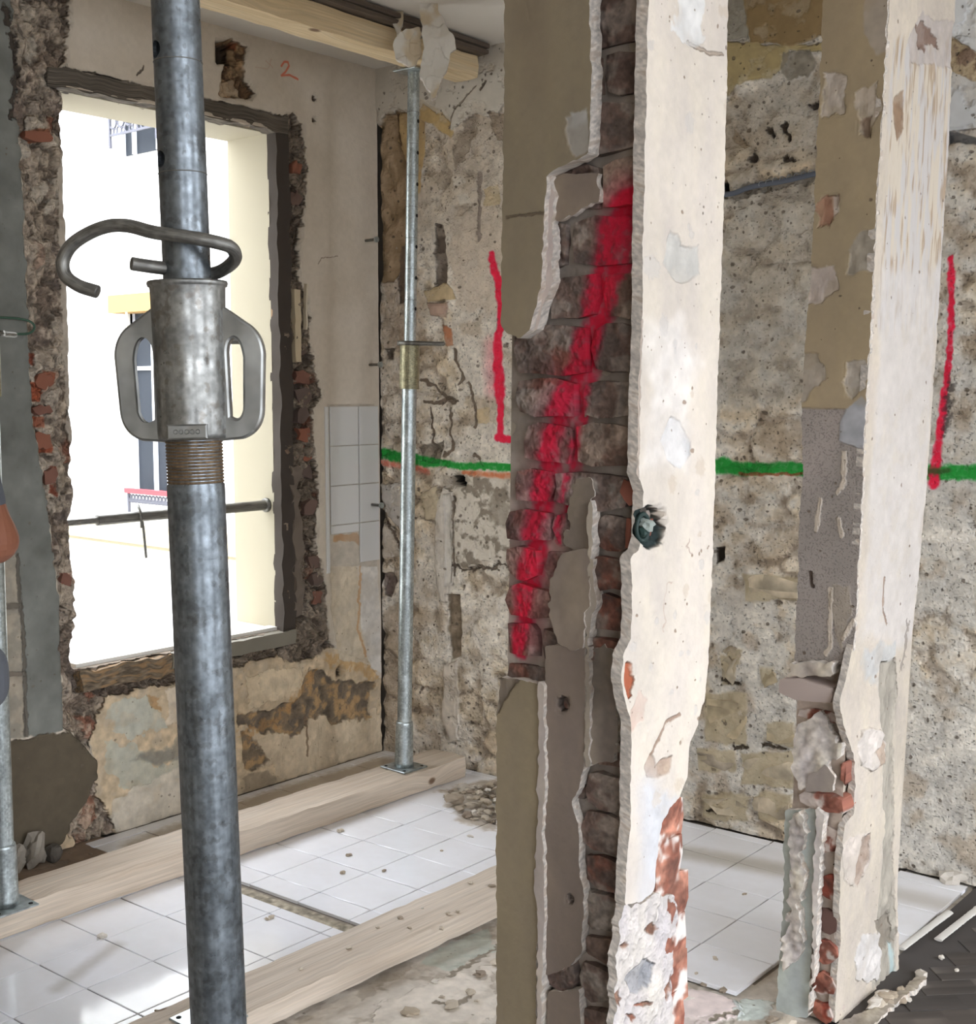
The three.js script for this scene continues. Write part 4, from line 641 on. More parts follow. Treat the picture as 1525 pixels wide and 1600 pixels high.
  // junction box hole
  { const [u, v] = FX.pick(1016, 825, 0.02), c = FX.pt(u, v, 0.018).sub(base); const ring = new THREE.Group(); ring.name = 'socket_box'; ring.userData.label = 'dark green round socket box'; pier.add(ring); ring.position.copy(c); ring.rotation.y = Math.PI / 2;
    mesh('box_cup', new THREE.TorusGeometry(0.0175, 0.0035, 6, 20).scale(1, 1.2, 1).translate(0, 0, -0.012), std([26, 48, 44], 0.6), ring); mesh('wire_stub', lump(0.009, 8, 0.8).translate(-0.006, -0.008, -0.01), std([32, 56, 50], 0.6), ring);
    mesh('wire_stub', lump(0.012, 5, 0.8).translate(0.005, 0.004, -0.008), std([150, 158, 150], 0.7), ring); }
}
// ---- second pier
{
  const base = V3(2.23, 0, 0.66), L = 0.027, lean = V3(L, 1, 0), X1 = 2.285, ZF = 0.876, ZB = 0.49, X0 = 2.165, W = X1 - X0, D = ZF - ZB;
  const pier = thing('brick_pier', 'torn plaster pier with a jutting grey brick and pale blue paint traces low down', 'pier', base);
  const FZ = new Frame(V3(X0, 0, ZF), V3(1, -L, 0), lean), FX = new Frame(V3(X1, 0, ZF), V3(0, 0, -1), lean);
  const bed = new Surf(FZ, 0, 0, W, CEIL, 500, 4).base((u, v) => { const c = mortarTone(u + 9, v); c[0] += 30; c[1] += 26; c[2] += 22; c[3] -= 0.012; return c; });
  const rb = bed.relief(null, 0.009, -0.05, base); mesh('mortar_bed', rb.front, bed.material({}, rb.residual), pier);
  const core = new THREE.BoxGeometry(W - 0.012, CEIL, D - 0.012); { const p = core.attributes.position; for (let i = 0; i < p.count; i++) p.setX(i, p.getX(i) + (p.getY(i) + CEIL / 2) * L); core.translate(X0 + W / 2 - base.x - 0.004, CEIL / 2, (ZF + ZB) / 2 - base.z - 0.008); core.computeVertexNormals(); } mesh('core', core, std([196, 184, 166]), pier);
  slab(pier, 'plaster_panel', FZ, [[1284, -380], [1392, -380], [1388, 0], [1379, 150], [1370, 300], [1355, 600], [1350, 680], [1340, 880], [1334, 1000], [1328, 1036], [1300, 1040], [1270, 1036], [1240, 1034], [1242, 980], [1246, 880], [1248, 800], [1254, 745], [1251, 660], [1256, 560], [1262, 480], [1268, 400], [1276, 240], [1286, 0]], { n: 0.012, thick: 0.014, rag: 0.0022, base: plain([172, 154, 124], 0.04, 0.025, 41), label: 'tan paint above, grey plaster below', paint: (s) => {
    s.poly([[1230, 638], [1360, 640], [1345, 900], [1335, 1050], [1230, 1050]], { fn: (u, v) => { const n = fbm(u * 10, v * 8, 4, 51), d = vn(u * 420, v * 420, 7) > 0.4 ? 0.88 : 1; return [(168 + n * 16) * d, (158 + n * 14) * d, (150 + n * 14) * d, -0.004 + (d - 1) * 0.006]; }, rag: 0.002 });
    s.poly([[1285, 118], [1302, 114], [1318, 130], [1322, 158], [1315, 176], [1285, 178]], { color: [200, 188, 174], rag: 0.012, dh: -0.006 }); s.poly([[1340, 150], [1370, 130], [1380, 160], [1360, 215], [1342, 212]], { color: [182, 168, 150], rag: 0.012, dh: -0.004 }); s.poly([[1348, 185], [1366, 180], [1362, 214], [1350, 214]], { color: [136, 112, 92], rag: 0.010, dh: -0.006 });
    s.poly([[1355, -60], [1400, -60], [1385, 80], [1368, 90], [1350, 50]], { color: [176, 164, 150], rag: 0.006, op: 0.8 });
    s.poly([[1273, 330], [1290, 304], [1308, 302], [1308, 330], [1295, 352], [1275, 352]], { color: [172, 130, 106], rag: 0.012, dh: -0.007 }); s.poly([[1300, 305], [1310, 304], [1310, 330], [1300, 342]], { color: [210, 200, 188], rag: 0.003 });
    s.poly([[1264, 415], [1306, 415], [1304, 458], [1280, 470], [1262, 470]], { color: [190, 176, 164], rag: 0.010, dh: -0.004 }); s.poly([[1318, 430], [1330, 375], [1372, 352], [1375, 420], [1330, 430]], { color: [160, 150, 134], rag: 0.008, dh: -0.004 });
    s.poly([[1250, 550], [1280, 552], [1290, 590], [1268, 612], [1254, 630]], { color: [176, 164, 148], rag: 0.008, dh: -0.005 }); s.poly([[1322, 562], [1352, 560], [1355, 605], [1330, 624], [1320, 600]], { color: [182, 172, 158], rag: 0.008, dh: -0.005 });
    s.poly([[1312, 660], [1322, 640], [1345, 620], [1360, 640], [1356, 705], [1310, 690]], { color: [176, 176, 178], rag: 0.003, h: 0.001 });
    for (const q of [[[1318, 706], [1316, 760], [1308, 770]], [[1280, 780], [1275, 830]], [[1310, 810], [1314, 836]], [[1297, 920], [1295, 1010], [1290, 1025]], [[1333, 970], [1316, 1000]]]) s.stroke(q, { w: 0.005, color: [210, 196, 178], dh: 0.004, rag: 0.003 });
    s.stroke([[1264, 895], [1268, 915]], { w: 0.005, color: [96, 82, 72], dh: -0.006 }); s.poly([[1298, 912], [1325, 915], [1335, 960], [1310, 1010], [1300, 990]], { color: [180, 166, 146], rag: 0.008, op: 0.8, dh: 0.002 });
    s.pits(70, 0.001, 0.004, { color: [110, 94, 78], dh: -0.003, op: 0.7, seed: 31 });
  } });
  slab(pier, 'white_plaster_face', FX, [[1392, -380], [1389, 0], [1372, 300], [1355, 600], [1342, 860], [1335, 1000], [1324, 1050], [1312, 1100], [1320, 1140], [1334, 1180], [1336, 1230], [1334, 1272], [1320, 1292], [1314, 1350], [1312, 1420], [1314, 1470], [1308, 1520], [1304, 1600], [1340, 1585], [1372, 1560], [1402, 1540], [1405, 1480], [1402, 1400], [1404, 1340], [1412, 1180], [1425, 1000], [1440, 850], [1462, 560], [1480, 280], [1488, 130], [1492, 20], [1500, -380]], { n: 0.012, thick: 0.016, rag: 0.003, res: 800, base: plain([206, 194, 178], 0.05, 0.04, 61, 0.003), label: 'streaked cream white plaster', paint: (s) => {
    s.poly([[1395, 60], [1495, 60], [1470, 520], [1372, 520]], { fn: (u, v) => { const n = fbm(u * 60, v * 9, 4, 63), m = fbm(u * 90, v * 16, 3, 64); let c = mixc([212, 200, 182], [204, 198, 193], sstep(-0.1, 0.2, n)); c = mixc(c, [164, 140, 114], sstep(0.1, 0.5, m) * 0.7); return [...c, -0.002 + 0.003 * n]; }, rag: 0.01, soft: 0.02 });
    s.poly([[1380, 420], [1470, 420], [1430, 1000], [1345, 1000]], { color: [210, 203, 197], rag: 0.02, scale: 12, soft: 0.02, op: 0.8, vary: 0.03 });
    s.poly([[1398, 150], [1412, 145], [1414, 200], [1404, 220], [1398, 180]], { color: [148, 122, 98], rag: 0.008, dh: -0.003 }); s.poly([[1440, 20], [1495, 40], [1490, 110], [1425, 100], [1422, 60]], { color: [186, 176, 170], rag: 0.01, op: 0.8, dh: -0.004 });
    s.poly([[1430, 35], [1460, 40], [1470, 70], [1440, 80]], { color: [124, 98, 84], rag: 0.012, op: 0.85, dh: -0.008 });
    s.stroke([[1382, 905, 1], [1380, 950, 1], [1386, 975, 0.8]], { w: 0.004, color: [176, 152, 134], dh: -0.005 }); s.stroke([[1418, 975], [1412, 1040]], { w: 0.008, color: [150, 140, 130], op: 0.8, rag: 0.012, dh: -0.004 });
    s.poly([[1350, 1010], [1400, 1000], [1395, 1050], [1350, 1060]], { color: [188, 188, 186], rag: 0.02, op: 0.8, soft: 0.01 });
    for (let q = 0; q < 2; q++) s.poly([[1374, 1040], [1400, 1030], [1404, 1090], [1396, 1160], [1398, 1250], [1396, 1360], [1402, 1460], [1398, 1540], [1364, 1540], [1372, 1440], [1384, 1300], [1380, 1180], [1376, 1100]], { fn: (u, v) => { const n = fbm(u * 44, v * 24, 4, 73 + q); return [172 + n * 50, 164 + n * 48, 150 + n * 44, -0.006 + n * 0.012]; }, rag: 0.01, op: q ? 0.5 : 1 });
    s.poly([[1340, 1165], [1344, 1142], [1356, 1136], [1372, 1140], [1386, 1160], [1384, 1192], [1360, 1204], [1344, 1196]], { color: [214, 204, 194], rag: 0.004, dh: 0.008 }); s.poly([[1362, 1172], [1380, 1155], [1386, 1180], [1376, 1196]], { color: [186, 166, 148], rag: 0.008, dh: -0.005 });
    s.poly([[1316, 1320], [1330, 1302], [1360, 1300], [1358, 1350], [1338, 1388], [1318, 1375]], { color: [204, 192, 180], rag: 0.008, dh: 0.004 }); s.poly([[1345, 1310], [1359, 1304], [1356, 1345], [1340, 1385], [1334, 1375]], { color: [166, 146, 130], rag: 0.008, dh: -0.008 });
    s.poly([[1345, 1460], [1375, 1455], [1378, 1530], [1340, 1535], [1334, 1500]], { color: [206, 200, 194], rag: 0.012, dh: 0.006 });
    s.stroke([[1395, 1480], [1398, 1540]], { w: 0.012, color: [182, 204, 204], op: 0.8, soft: 0.6 });
    s.poly([[1368, 1440], [1395, 1430], [1400, 1470], [1380, 1480]], { color: [140, 130, 116], rag: 0.012, dh: -0.008 });
    s.pits(160, 0.001, 0.005, { color: [130, 110, 94], dh: -0.003, op: 0.7, seed: 41 });
  } });
  // torn strip where the partition met the ceiling
  // lower half: bricks and plaster remains
  const skin = new Surf(FZ, -0.1, 0, 0.3, 1.3, 300, 64).base((u, v) => { const c = brickTone(u + 2, v, 19), w = sstep(0.0, 0.2, fbm(u * 30, v * 30, 4, 17)); return [...mixc([c[0] * 1.08, c[1] * 0.76, c[2] * 0.68], [206, 196, 186], w * 0.9), c[3]]; });
  const red = skin.material(), dark = std([104, 78, 70], 0.95), grey = std([190, 173, 163], 0.95);
  const brick = (x0, y0, x1, y1, n, m, d = 0.06, rough = 0.005) => { const [u0, v1] = FZ.pick(x0, y0, n); let [u1, v0] = FZ.pick(x1, y1, n); u1 = Math.min(u1, W + 0.008); mesh('brick', brickGeo(FZ, (u0 + u1) / 2, (v0 + v1) / 2, u1 - u0, v1 - v0, n, d, base, skin, Math.floor(x0 + y0), rough), m, pier); };
  brick(1216, 1058, 1298, 1102, 0.05, grey, 0.14, 0.004); brick(1246, 1104, 1318, 1138, 0.004, red); brick(1250, 1232, 1334, 1280, 0.008, red); brick(1312, 1192, 1334, 1230, 0.006, red); brick(1280, 1290, 1314, 1336, 0.0, red); brick(1284, 1338, 1312, 1360, -0.012, std([54, 44, 40])); brick(1282, 1364, 1312, 1412, 0.0, red); brick(1280, 1416, 1312, 1464, -0.004, dark); brick(1276, 1468, 1312, 1512, 0.0, red); brick(1272, 1516, 1306, 1560, 0.002, red); brick(1270, 1563, 1304, 1605, 0.002, red);
  slab(pier, 'mortar_crust', FZ, [[1236, 1034], [1300, 1036], [1302, 1056], [1230, 1058]], { n: 0.034, thick: 0.05, base: plain([204, 192, 176], 0.08, 0.1, 71, 0.012), rag: 0.005 });
  slab(pier, 'plaster_lump', FZ, [[1244, 1134], [1262, 1128], [1280, 1110], [1292, 1120], [1300, 1150], [1318, 1170], [1306, 1190], [1290, 1192], [1296, 1228], [1250, 1234], [1236, 1200], [1240, 1160]], { n: 0.016, thick: 0.025, base: plain([206, 196, 186], 0.14, 0.2, 72, 0.02), rag: 0.006 });
  slab(pier, 'grey_plaster_patch', FZ, [[1262, 1212], [1290, 1195], [1304, 1215], [1300, 1236], [1258, 1238]], { n: 0.02, thick: 0.01, base: plain([164, 152, 142], 0.05, 0.05, 73), rag: 0.003 });
  slab(pier, 'painted_plaster_strip', FZ, [[1226, 1266], [1275, 1262], [1276, 1300], [1272, 1400], [1268, 1500], [1262, 1590], [1212, 1592], [1218, 1500], [1224, 1400]], { n: 0.004, thick: 0.02, base: plain([184, 190, 184], 0.06, 0.06, 74, 0.003), label: 'pale blue green paint', rag: 0.003 });
  slab(pier, 'plaster_lump', FZ, [[1236, 1270], [1252, 1268], [1258, 1300], [1250, 1340], [1256, 1380], [1246, 1420], [1252, 1470], [1250, 1500], [1234, 1505], [1222, 1520], [1220, 1480], [1232, 1420], [1230, 1340]], { n: 0.03, thick: 0.03, base: plain([210, 200, 190], 0.14, 0.2, 75, 0.024), rag: 0.008 });
  slab(pier, 'plaster_ridge', FZ, [[1274, 1262], [1286, 1270], [1282, 1330], [1278, 1400], [1276, 1470], [1268, 1560], [1262, 1600], [1270, 1480], [1270, 1380]], { n: 0.022, thick: 0.025, base: plain([220, 210, 200], 0.06, 0.08, 76, 0.006), rag: 0.004 });
}
// ---------------------------------------------------------------- steel props
const galvTex = (seed, base, blot) => noiseTex(512, 512, (x, y) => { const n = fbm(x * 12, y * 10, 4, seed), f = fbm(x * 46, y * 46, 3, seed + 2), sc = fbm(x * 60, y * 5, 2, seed + 4), d = sstep(0.16, 0.36, fbm(x * 34, y * 30, 4, seed + 7)); const k = 1 + 0.2 * n + 0.2 * f + 0.16 * sc; return mixc(base.map((c) => c * k), blot, d * 0.3); }, true, true);
const galvRough = noiseTex(256, 256, (x, y) => { const q = 98 + 50 * fbm(x * 9, y * 20, 4, 3) + 30 * fbm(x * 50, y * 40, 2, 6); return [q, q, q]; }, false);
const steel = new THREE.MeshStandardMaterial({ map: galvTex(1, [112, 118, 122], [66, 66, 64]), metalness: 0.8, roughness: 1, roughnessMap: galvRough, bumpMap: galvRough, bumpScale: 0.0006 });
const castSteel = new THREE.MeshStandardMaterial({ map: galvTex(21, [136, 136, 132], [84, 72, 60]), metalness: 0.7, roughness: 1, roughnessMap: galvRough, bumpMap: galvRough, bumpScale: 0.001 });
const barSteel = new THREE.MeshStandardMaterial({ map: galvTex(31, [118, 116, 110], [82, 76, 68]), metalness: 0.7, roughness: 0.45 });
const palSteel = new THREE.MeshStandardMaterial({ map: galvTex(41, [176, 184, 184], [140, 146, 146]), metalness: 0.8, roughness: 0.38 });
const rustThread = new THREE.MeshStandardMaterial({ map: galvTex(51, [120, 100, 76], [84, 64, 44]), metalness: 0.6, roughness: 0.5 });
const black = std([18, 18, 18], 0.9);
const csg = new Evaluator();
function holedTube(r, len, wall, holes, hr, dir) {       // hollow tube with cross holes, base at y = 0
  let b = new Brush(new THREE.LatheGeometry([[r, 0], [r, len], [r - wall, len], [r - wall, 0], [r, 0]].map(([a, c]) => new THREE.Vector2(a, c)), 48)); metres(b.geometry, 0.15).rotateY(Math.PI); b.updateMatrixWorld();
  for (const y of holes) { const c = new Brush(new THREE.CylinderGeometry(hr, hr, r * 3, 18).rotateX(Math.PI / 2)); c.position.set(0, y, 0); c.rotation.y = dir; c.updateMatrixWorld(); b = csg.evaluate(b, c, SUBTRACTION); }
  return b.geometry;
}
function handle(side) {                                  // D-shaped grip cast on the nut, seen flat
  const sh = new THREE.Shape(); const P = (x, y) => [x * side, y];
  sh.moveTo(...P(0.026, 0.0)); sh.lineTo(...P(0.05, 0.002)); sh.quadraticCurveTo(...P(0.068, 0.008), ...P(0.07, 0.03)); sh.lineTo(...P(0.073, 0.09)); sh.quadraticCurveTo(...P(0.072, 0.112), ...P(0.056, 0.122)); sh.lineTo(...P(0.034, 0.139)); sh.lineTo(...P(0.026, 0.139)); sh.closePath();
  const h = new THREE.Path(); h.moveTo(...P(0.037, 0.022)); h.quadraticCurveTo(...P(0.05, 0.012), ...P(0.055, 0.03)); h.lineTo(...P(0.057, 0.086)); h.quadraticCurveTo(...P(0.055, 0.108), ...P(0.046, 0.11)); h.quadraticCurveTo(...P(0.036, 0.108), ...P(0.036, 0.09)); h.closePath(); sh.holes.push(h);
  return new THREE.ExtrudeGeometry(sh, { depth: 0.008, bevelEnabled: true, bevelThickness: 0.004, bevelSize: 0.003, bevelSegments: 2, curveSegments: 10 }).translate(0, 0, -0.004);
}
{
  const top = atDepth(274, 0, 1.232), low = atDepth(342, 1600, 1.332), ax = top.clone().sub(low).normalize(), foot = low.clone().addScaledVector(ax, -low.y / ax.y);
  const prop = thing('steel_prop', 'big grey steel prop with D-handled nut and bent G-shaped pin, close up', 'prop', foot, 'steel props');
  const right = RX.clone().addScaledVector(ax, -RX.dot(ax)).normalize(), out = right.clone().cross(ax);
  prop.quaternion.setFromRotationMatrix(new THREE.Matrix4().makeBasis(right, ax, out));
  const F = new Frame(foot, right, ax), y = (py, px = 305) => F.pick(px, py)[1], q = (px, py, z = 0) => { const [a, b] = F.pick(px, py, z); return V3(a, b, z); };
  const yNut = y(686), yTop = y(440), len = (CEIL - foot.y) / ax.y;
  mesh('outer_tube', metres(new THREE.LatheGeometry([[0.0, 0], [0.0295, 0], [0.0295, 0.02], [0.0292, y(757)], [0.0278, y(757) + 0.001], [0.0278, yNut + 0.02]].map(([a, b]) => new THREE.Vector2(a, b)), 48), 0.19).rotateY(Math.PI), steel, prop);
  const th = []; for (let k = 0, a = y(755); a < yNut; a += 0.0034, k++) th.push([0.0272, a], [0.0289, a + 0.0012], [0.0289, a + 0.0022], [0.0272, a + 0.0033]);
  mesh('screw_thread', new THREE.LatheGeometry(th.map(([a, b]) => new THREE.Vector2(a, b)), 40), rustThread, prop).userData.label = 'rusty brown screw thread';
  const y0 = yNut + 0.1; const inner = mesh('inner_tube', holedTube(0.0237, len - 0.01 - y0, 0.0035, [y(252) - y0, y(82) - y0, y(82) - y0 + 0.105], 0.0085, -0.9), steel, prop); inner.position.y = y0;
  for (const py of [98, 272]) { const g = new THREE.TorusGeometry(0.0237, 0.0006, 5, 40).rotateX(Math.PI / 2); mesh('score_ring', g.translate(0, y(py), 0), barSteel, prop); }
  const nut = new THREE.Group(); nut.name = 'nut'; nut.position.y = yNut; prop.add(nut); const hN = yTop - yNut;
  mesh('sleeve', metres(new THREE.LatheGeometry([[0.029, 0], [0.035, 0.001], [0.0357, 0.006], [0.036, hN * 0.5], [0.0372, hN - 0.014], [0.0376, hN - 0.006], [0.0395, hN - 0.005], [0.0402, hN - 0.002], [0.0395, hN], [0.0245, hN + 0.001]].map(([a, b]) => new THREE.Vector2(a, b)), 48), 0.23).rotateY(Math.PI), castSteel, nut);
  const hg = hN / 0.168; for (const s of [-1, 1]) mesh('handle', handle(s).scale(1, hg, 1), castSteel, nut);
  mesh('name_plate', mergeGeometries([bevelBox(0.04, 0.0145, 0.006, 0.0015), ...[-0.011, -0.0055, 0, 0.0055, 0.011].map((x) => new THREE.TorusGeometry(0.0021, 0.0006, 4, 10).translate(x, 0, 0.003).toNonIndexed())].map((g) => (g.index ? g.toNonIndexed() : g))).translate(0.002, 0.0085, 0.0345), castSteel, nut);
  const pinPts = [q(206, 412, 0.03), q(232, 416, 0.022), q(262, 420, 0.01), q(300, 428, -0.012), q(335, 427, -0.02), q(358, 415, -0.008), q(368, 400, 0.012), q(360, 386, 0.026), q(335, 378, 0.036), q(290, 370, 0.04), q(240, 363, 0.038), q(200, 353, 0.032), q(172, 353, 0.028), q(140, 364, 0.022), q(110, 385, 0.018), q(98, 410, 0.016), q(102, 430, 0.016), q(122, 446, 0.018), q(152, 456, 0.02)];
  const c = new THREE.CatmullRomCurve3(pinPts), pg = new THREE.TubeGeometry(c, 110, 0.0067, 12);
  const cap = (a, b) => new THREE.SphereGeometry(0.0067, 12, 8).scale(1, 0.25, 1).applyQuaternion(new THREE.Quaternion().setFromUnitVectors(UP, b.clone().sub(a).normalize())).translate(b.x, b.y, b.z);
  mesh('locking_pin', mergeGeometries([pg, cap(pinPts[1], pinPts[0]), cap(pinPts[17], pinPts[18])]), barSteel, prop).userData.label = 'bent G-shaped steel rod';
}
function slimProp(at, top, label, { nutY, barTo, seed = 1 }) {
  const ax = top.clone().sub(at), len = ax.length(); ax.normalize();
  const prop = thing('steel_prop', label, 'prop', at, 'steel props'); prop.quaternion.setFromUnitVectors(UP, ax); const L = (pts, n = 28) => metres(new THREE.LatheGeometry(pts.map(([a, b]) => new THREE.Vector2(a, b)), n), 0.16);
  mesh('base_plate', bevelBox(0.12, 0.12, 0.006, 0.0015).rotateX(Math.PI / 2).translate(0, 0.003, 0), palSteel, prop);
  for (const [x, z] of [[-0.045, -0.045], [0.045, 0.045], [-0.045, 0.045], [0.045, -0.045]]) mesh('nail_hole', new THREE.CylinderGeometry(0.006, 0.006, 0.001, 10).translate(x, 0.0065, z), black, prop);
  mesh('foot_sleeve', L([[0, 0.006], [0.034, 0.006], [0.033, 0.02], [0.031, 0.16], [0.029, 0.168], [0.026, 0.169]]), palSteel, prop);
  mesh('outer_tube', L([[0.0255, 0.1], [0.0255, nutY]]), palSteel, prop);
  const nut = new THREE.Group(); nut.name = 'nut'; nut.position.y = nutY; prop.add(nut);
  mesh('hex_sleeve', new THREE.CylinderGeometry(0.036, 0.036, 0.15, 6, 1).rotateY(0.25 + seed), new THREE.MeshStandardMaterial({ map: galvTex(61, [150, 144, 116], [110, 100, 76]), metalness: 0.6, roughness: 0.45 }), nut);
  const arm = new THREE.Group(); arm.name = 'turning_bar'; nut.add(arm); arm.position.y = 0.082; arm.rotation.y = barTo;
  mesh('bar', new THREE.CapsuleGeometry(0.0075, 0.15, 4, 10).rotateZ(Math.PI / 2).translate(0.04, 0, 0.02), barSteel, arm); mesh('ring', L([[0.027, -0.007], [0.044, -0.007], [0.045, 0], [0.044, 0.007], [0.027, 0.007]]), barSteel, arm);
  mesh('inner_tube', L([[0.0205, nutY - 0.05], [0.0205, len - 0.008]]), palSteel, prop);
  for (let y = nutY + 0.2; y < len - 0.1; y += 0.105) { mesh('pin_hole', new THREE.CylinderGeometry(0.0065, 0.0065, 0.0016, 10).rotateX(Math.PI / 2).rotateY(1.8).translate(0.0202 * Math.sin(1.8), y, 0.0202 * Math.cos(1.8)), black, prop); mesh('score_ring', new THREE.TorusGeometry(0.0205, 0.0007, 4, 24).rotateX(Math.PI / 2).translate(0, y + 0.03, 0), barSteel, prop); }
  mesh('head_plate', bevelBox(0.1, 0.1, 0.006, 0.0015).rotateX(Math.PI / 2).translate(0, len - 0.005, 0), palSteel, prop);
  return prop;
}
const plankTop = 0.08, nearTop = 0.06, beamLow = 2.5;
const backFoot = onFloor(631, 1199, plankTop), leftFoot = onFloor(9, 1416, plankTop), midFoot = onFloor(326, 1592, nearTop);
slimProp(backFoot, V3(backFoot.x + 0.035, beamLow - 0.001, backFoot.z - 0.035), 'slim galvanised prop standing at the corner under the pale beam', { nutY: 1.42, barTo: 0.7, seed: 0.3 });
slimProp(leftFoot, V3(leftFoot.x + 0.02, beamLow - 0.001, leftFoot.z), 'slim galvanised prop at the other end of the far plank, beside the person', { nutY: 1.4, barTo: 2.2, seed: 0.8 });
slimProp(midFoot, V3(midFoot.x - 0.0, beamLow - 0.001, midFoot.z), 'slim galvanised prop on the near plank, almost hidden by the big prop', { nutY: 1.38, barTo: 0.85, seed: 1.2 });

// ---------------------------------------------------------------- timber
function timber(seed, a, b, knots = 6) {
  const K = mulberry(seed), kn = Array.from({ length: knots }, () => [K(), K(), 0.012 + K() * 0.03]);
  return new THREE.MeshStandardMaterial({ roughness: 0.85, map: noiseTex(1024, 128, (x, y) => { let w = 0, d = 0; for (const [kx, ky, r] of kn) { const q = Math.hypot((x - kx) * 6, y - ky) / (r * 7); w += Math.exp(-q * q) * 0.5; d = Math.max(d, sstep(0.32, 0.12, q)); } const n = fbm(x * 5, y * 20 + w * 6, 4, seed), f = fbm(x * 20, y * 90 + w * 16, 3, seed + 5), p = fbm(x * 10, y * 3, 4, seed + 11); let c = mixc(a, b, clamp(0.5 + n * 0.9 + p * 0.5)); c = mixc(c, [96, 70, 50], d * 0.8); return c.map((v) => v * (1 + 0.12 * f)); }), bumpMap: noiseTex(512, 128, (x, y) => { const q = 128 + 100 * fbm(x * 10, y * 60, 3, seed + 3); return [q, q, q]; }, false), bumpScale: 0.0015 });
}
function beamGeo(len, w, h, worn = 0.003, seed = 1) {    // sawn timber along x with slightly worn edges
  const g = new THREE.BoxGeometry(len, h, w, 60, 2, 3), p = g.attributes.position, uv = g.attributes.uv, nrm = g.attributes.normal;
  for (let i = 0; i < p.count; i++) { const x = p.getX(i), y = p.getY(i), z = p.getZ(i), e = Math.abs(y) > h / 2 - 1e-6 && Math.abs(z) > w / 2 - 1e-6; uv.setXY(i, x / len + 0.5, Math.abs(nrm.getY(i)) > 0.5 ? z / 0.3 + 0.3 : y / 0.3 + 0.8); p.setXYZ(i, x, y * (e ? 1 - worn * 2 / h * (0.4 + hash(Math.round(x * 900), seed, 2)) : 1) + 0.0014 * vn(x * 9, z * 20, seed) * (y > 0 ? 1 : 0), z * (e ? 1 - worn * 2 / w * (0.4 + hash(Math.round(x * 900), seed, 4)) : 1) + 0.0016 * vn(x * 7, y * 20, seed + 2)); }
  g.computeVertexNormals(); return g;
}
{
  const far = solid('timber_plank', 'long pale timber sole plank along the foot of the window wall', 'plank', beamGeo(2.4, 0.165, plankTop, 0.004, 2), timber(3, [205, 191, 173], [190, 173, 153], 3), V3(0.383, plankTop / 2, 0.045 + 1.2), 'sole planks under the props'); far.rotation.y = -Math.PI / 2 - 0.012;
  const near = solid('timber_plank', 'dusty timber sole plank in the middle of the tiled floor', 'plank', beamGeo(2.3, 0.165, nearTop, 0.004, 5), timber(8, [204, 191, 175], [189, 174, 156], 3), V3(1.262, nearTop / 2, 1.42), 'sole planks under the props'); near.rotation.y = -Math.PI / 2 - 0.03;
  const pine = timber(13, [220, 200, 164], [206, 182, 142], 9);
  const b1 = solid('timber_beam', 'new pine beam under the ceiling, carried by the corner prop', 'beam', beamGeo(2.6, 0.11, 0.078, 0.003, 7), pine, V3(0.5, beamLow + 0.039, 0.03 + 1.3), 'needle beams under the ceiling'); b1.rotation.y = -Math.PI / 2 + 0.02;
  const b2 = solid('timber_beam', 'second pine beam over the near plank, behind the painted pier', 'beam', beamGeo(2.6, 0.11, 0.1, 0.003, 9), pine, V3(1.29, beamLow + 0.05, 0.0 + 1.3), 'needle beams under the ceiling'); b2.rotation.y = -Math.PI / 2;
  const dark = timber(17, [112, 100, 88], [90, 78, 68], 3);
  for (const [x, h, w, name] of [[0.535, 0.018, 0.1, 'lower'], [0.55, 0.02, 0.08, 'upper']]) solid('wood_batten', name === 'lower' ? 'dark weathered batten lying directly on the pine beam' : 'dark weathered batten wedged against the ceiling above the other', 'batten', beamGeo(2.5, w, h - 0.001, 0.002, 11), dark, V3(x, beamLow + 0.079 + (name === 'lower' ? h / 2 : 0.018 + h / 2), -0.02 + 1.25 + 0.03)).rotation.y = -Math.PI / 2 + 0.02;
}
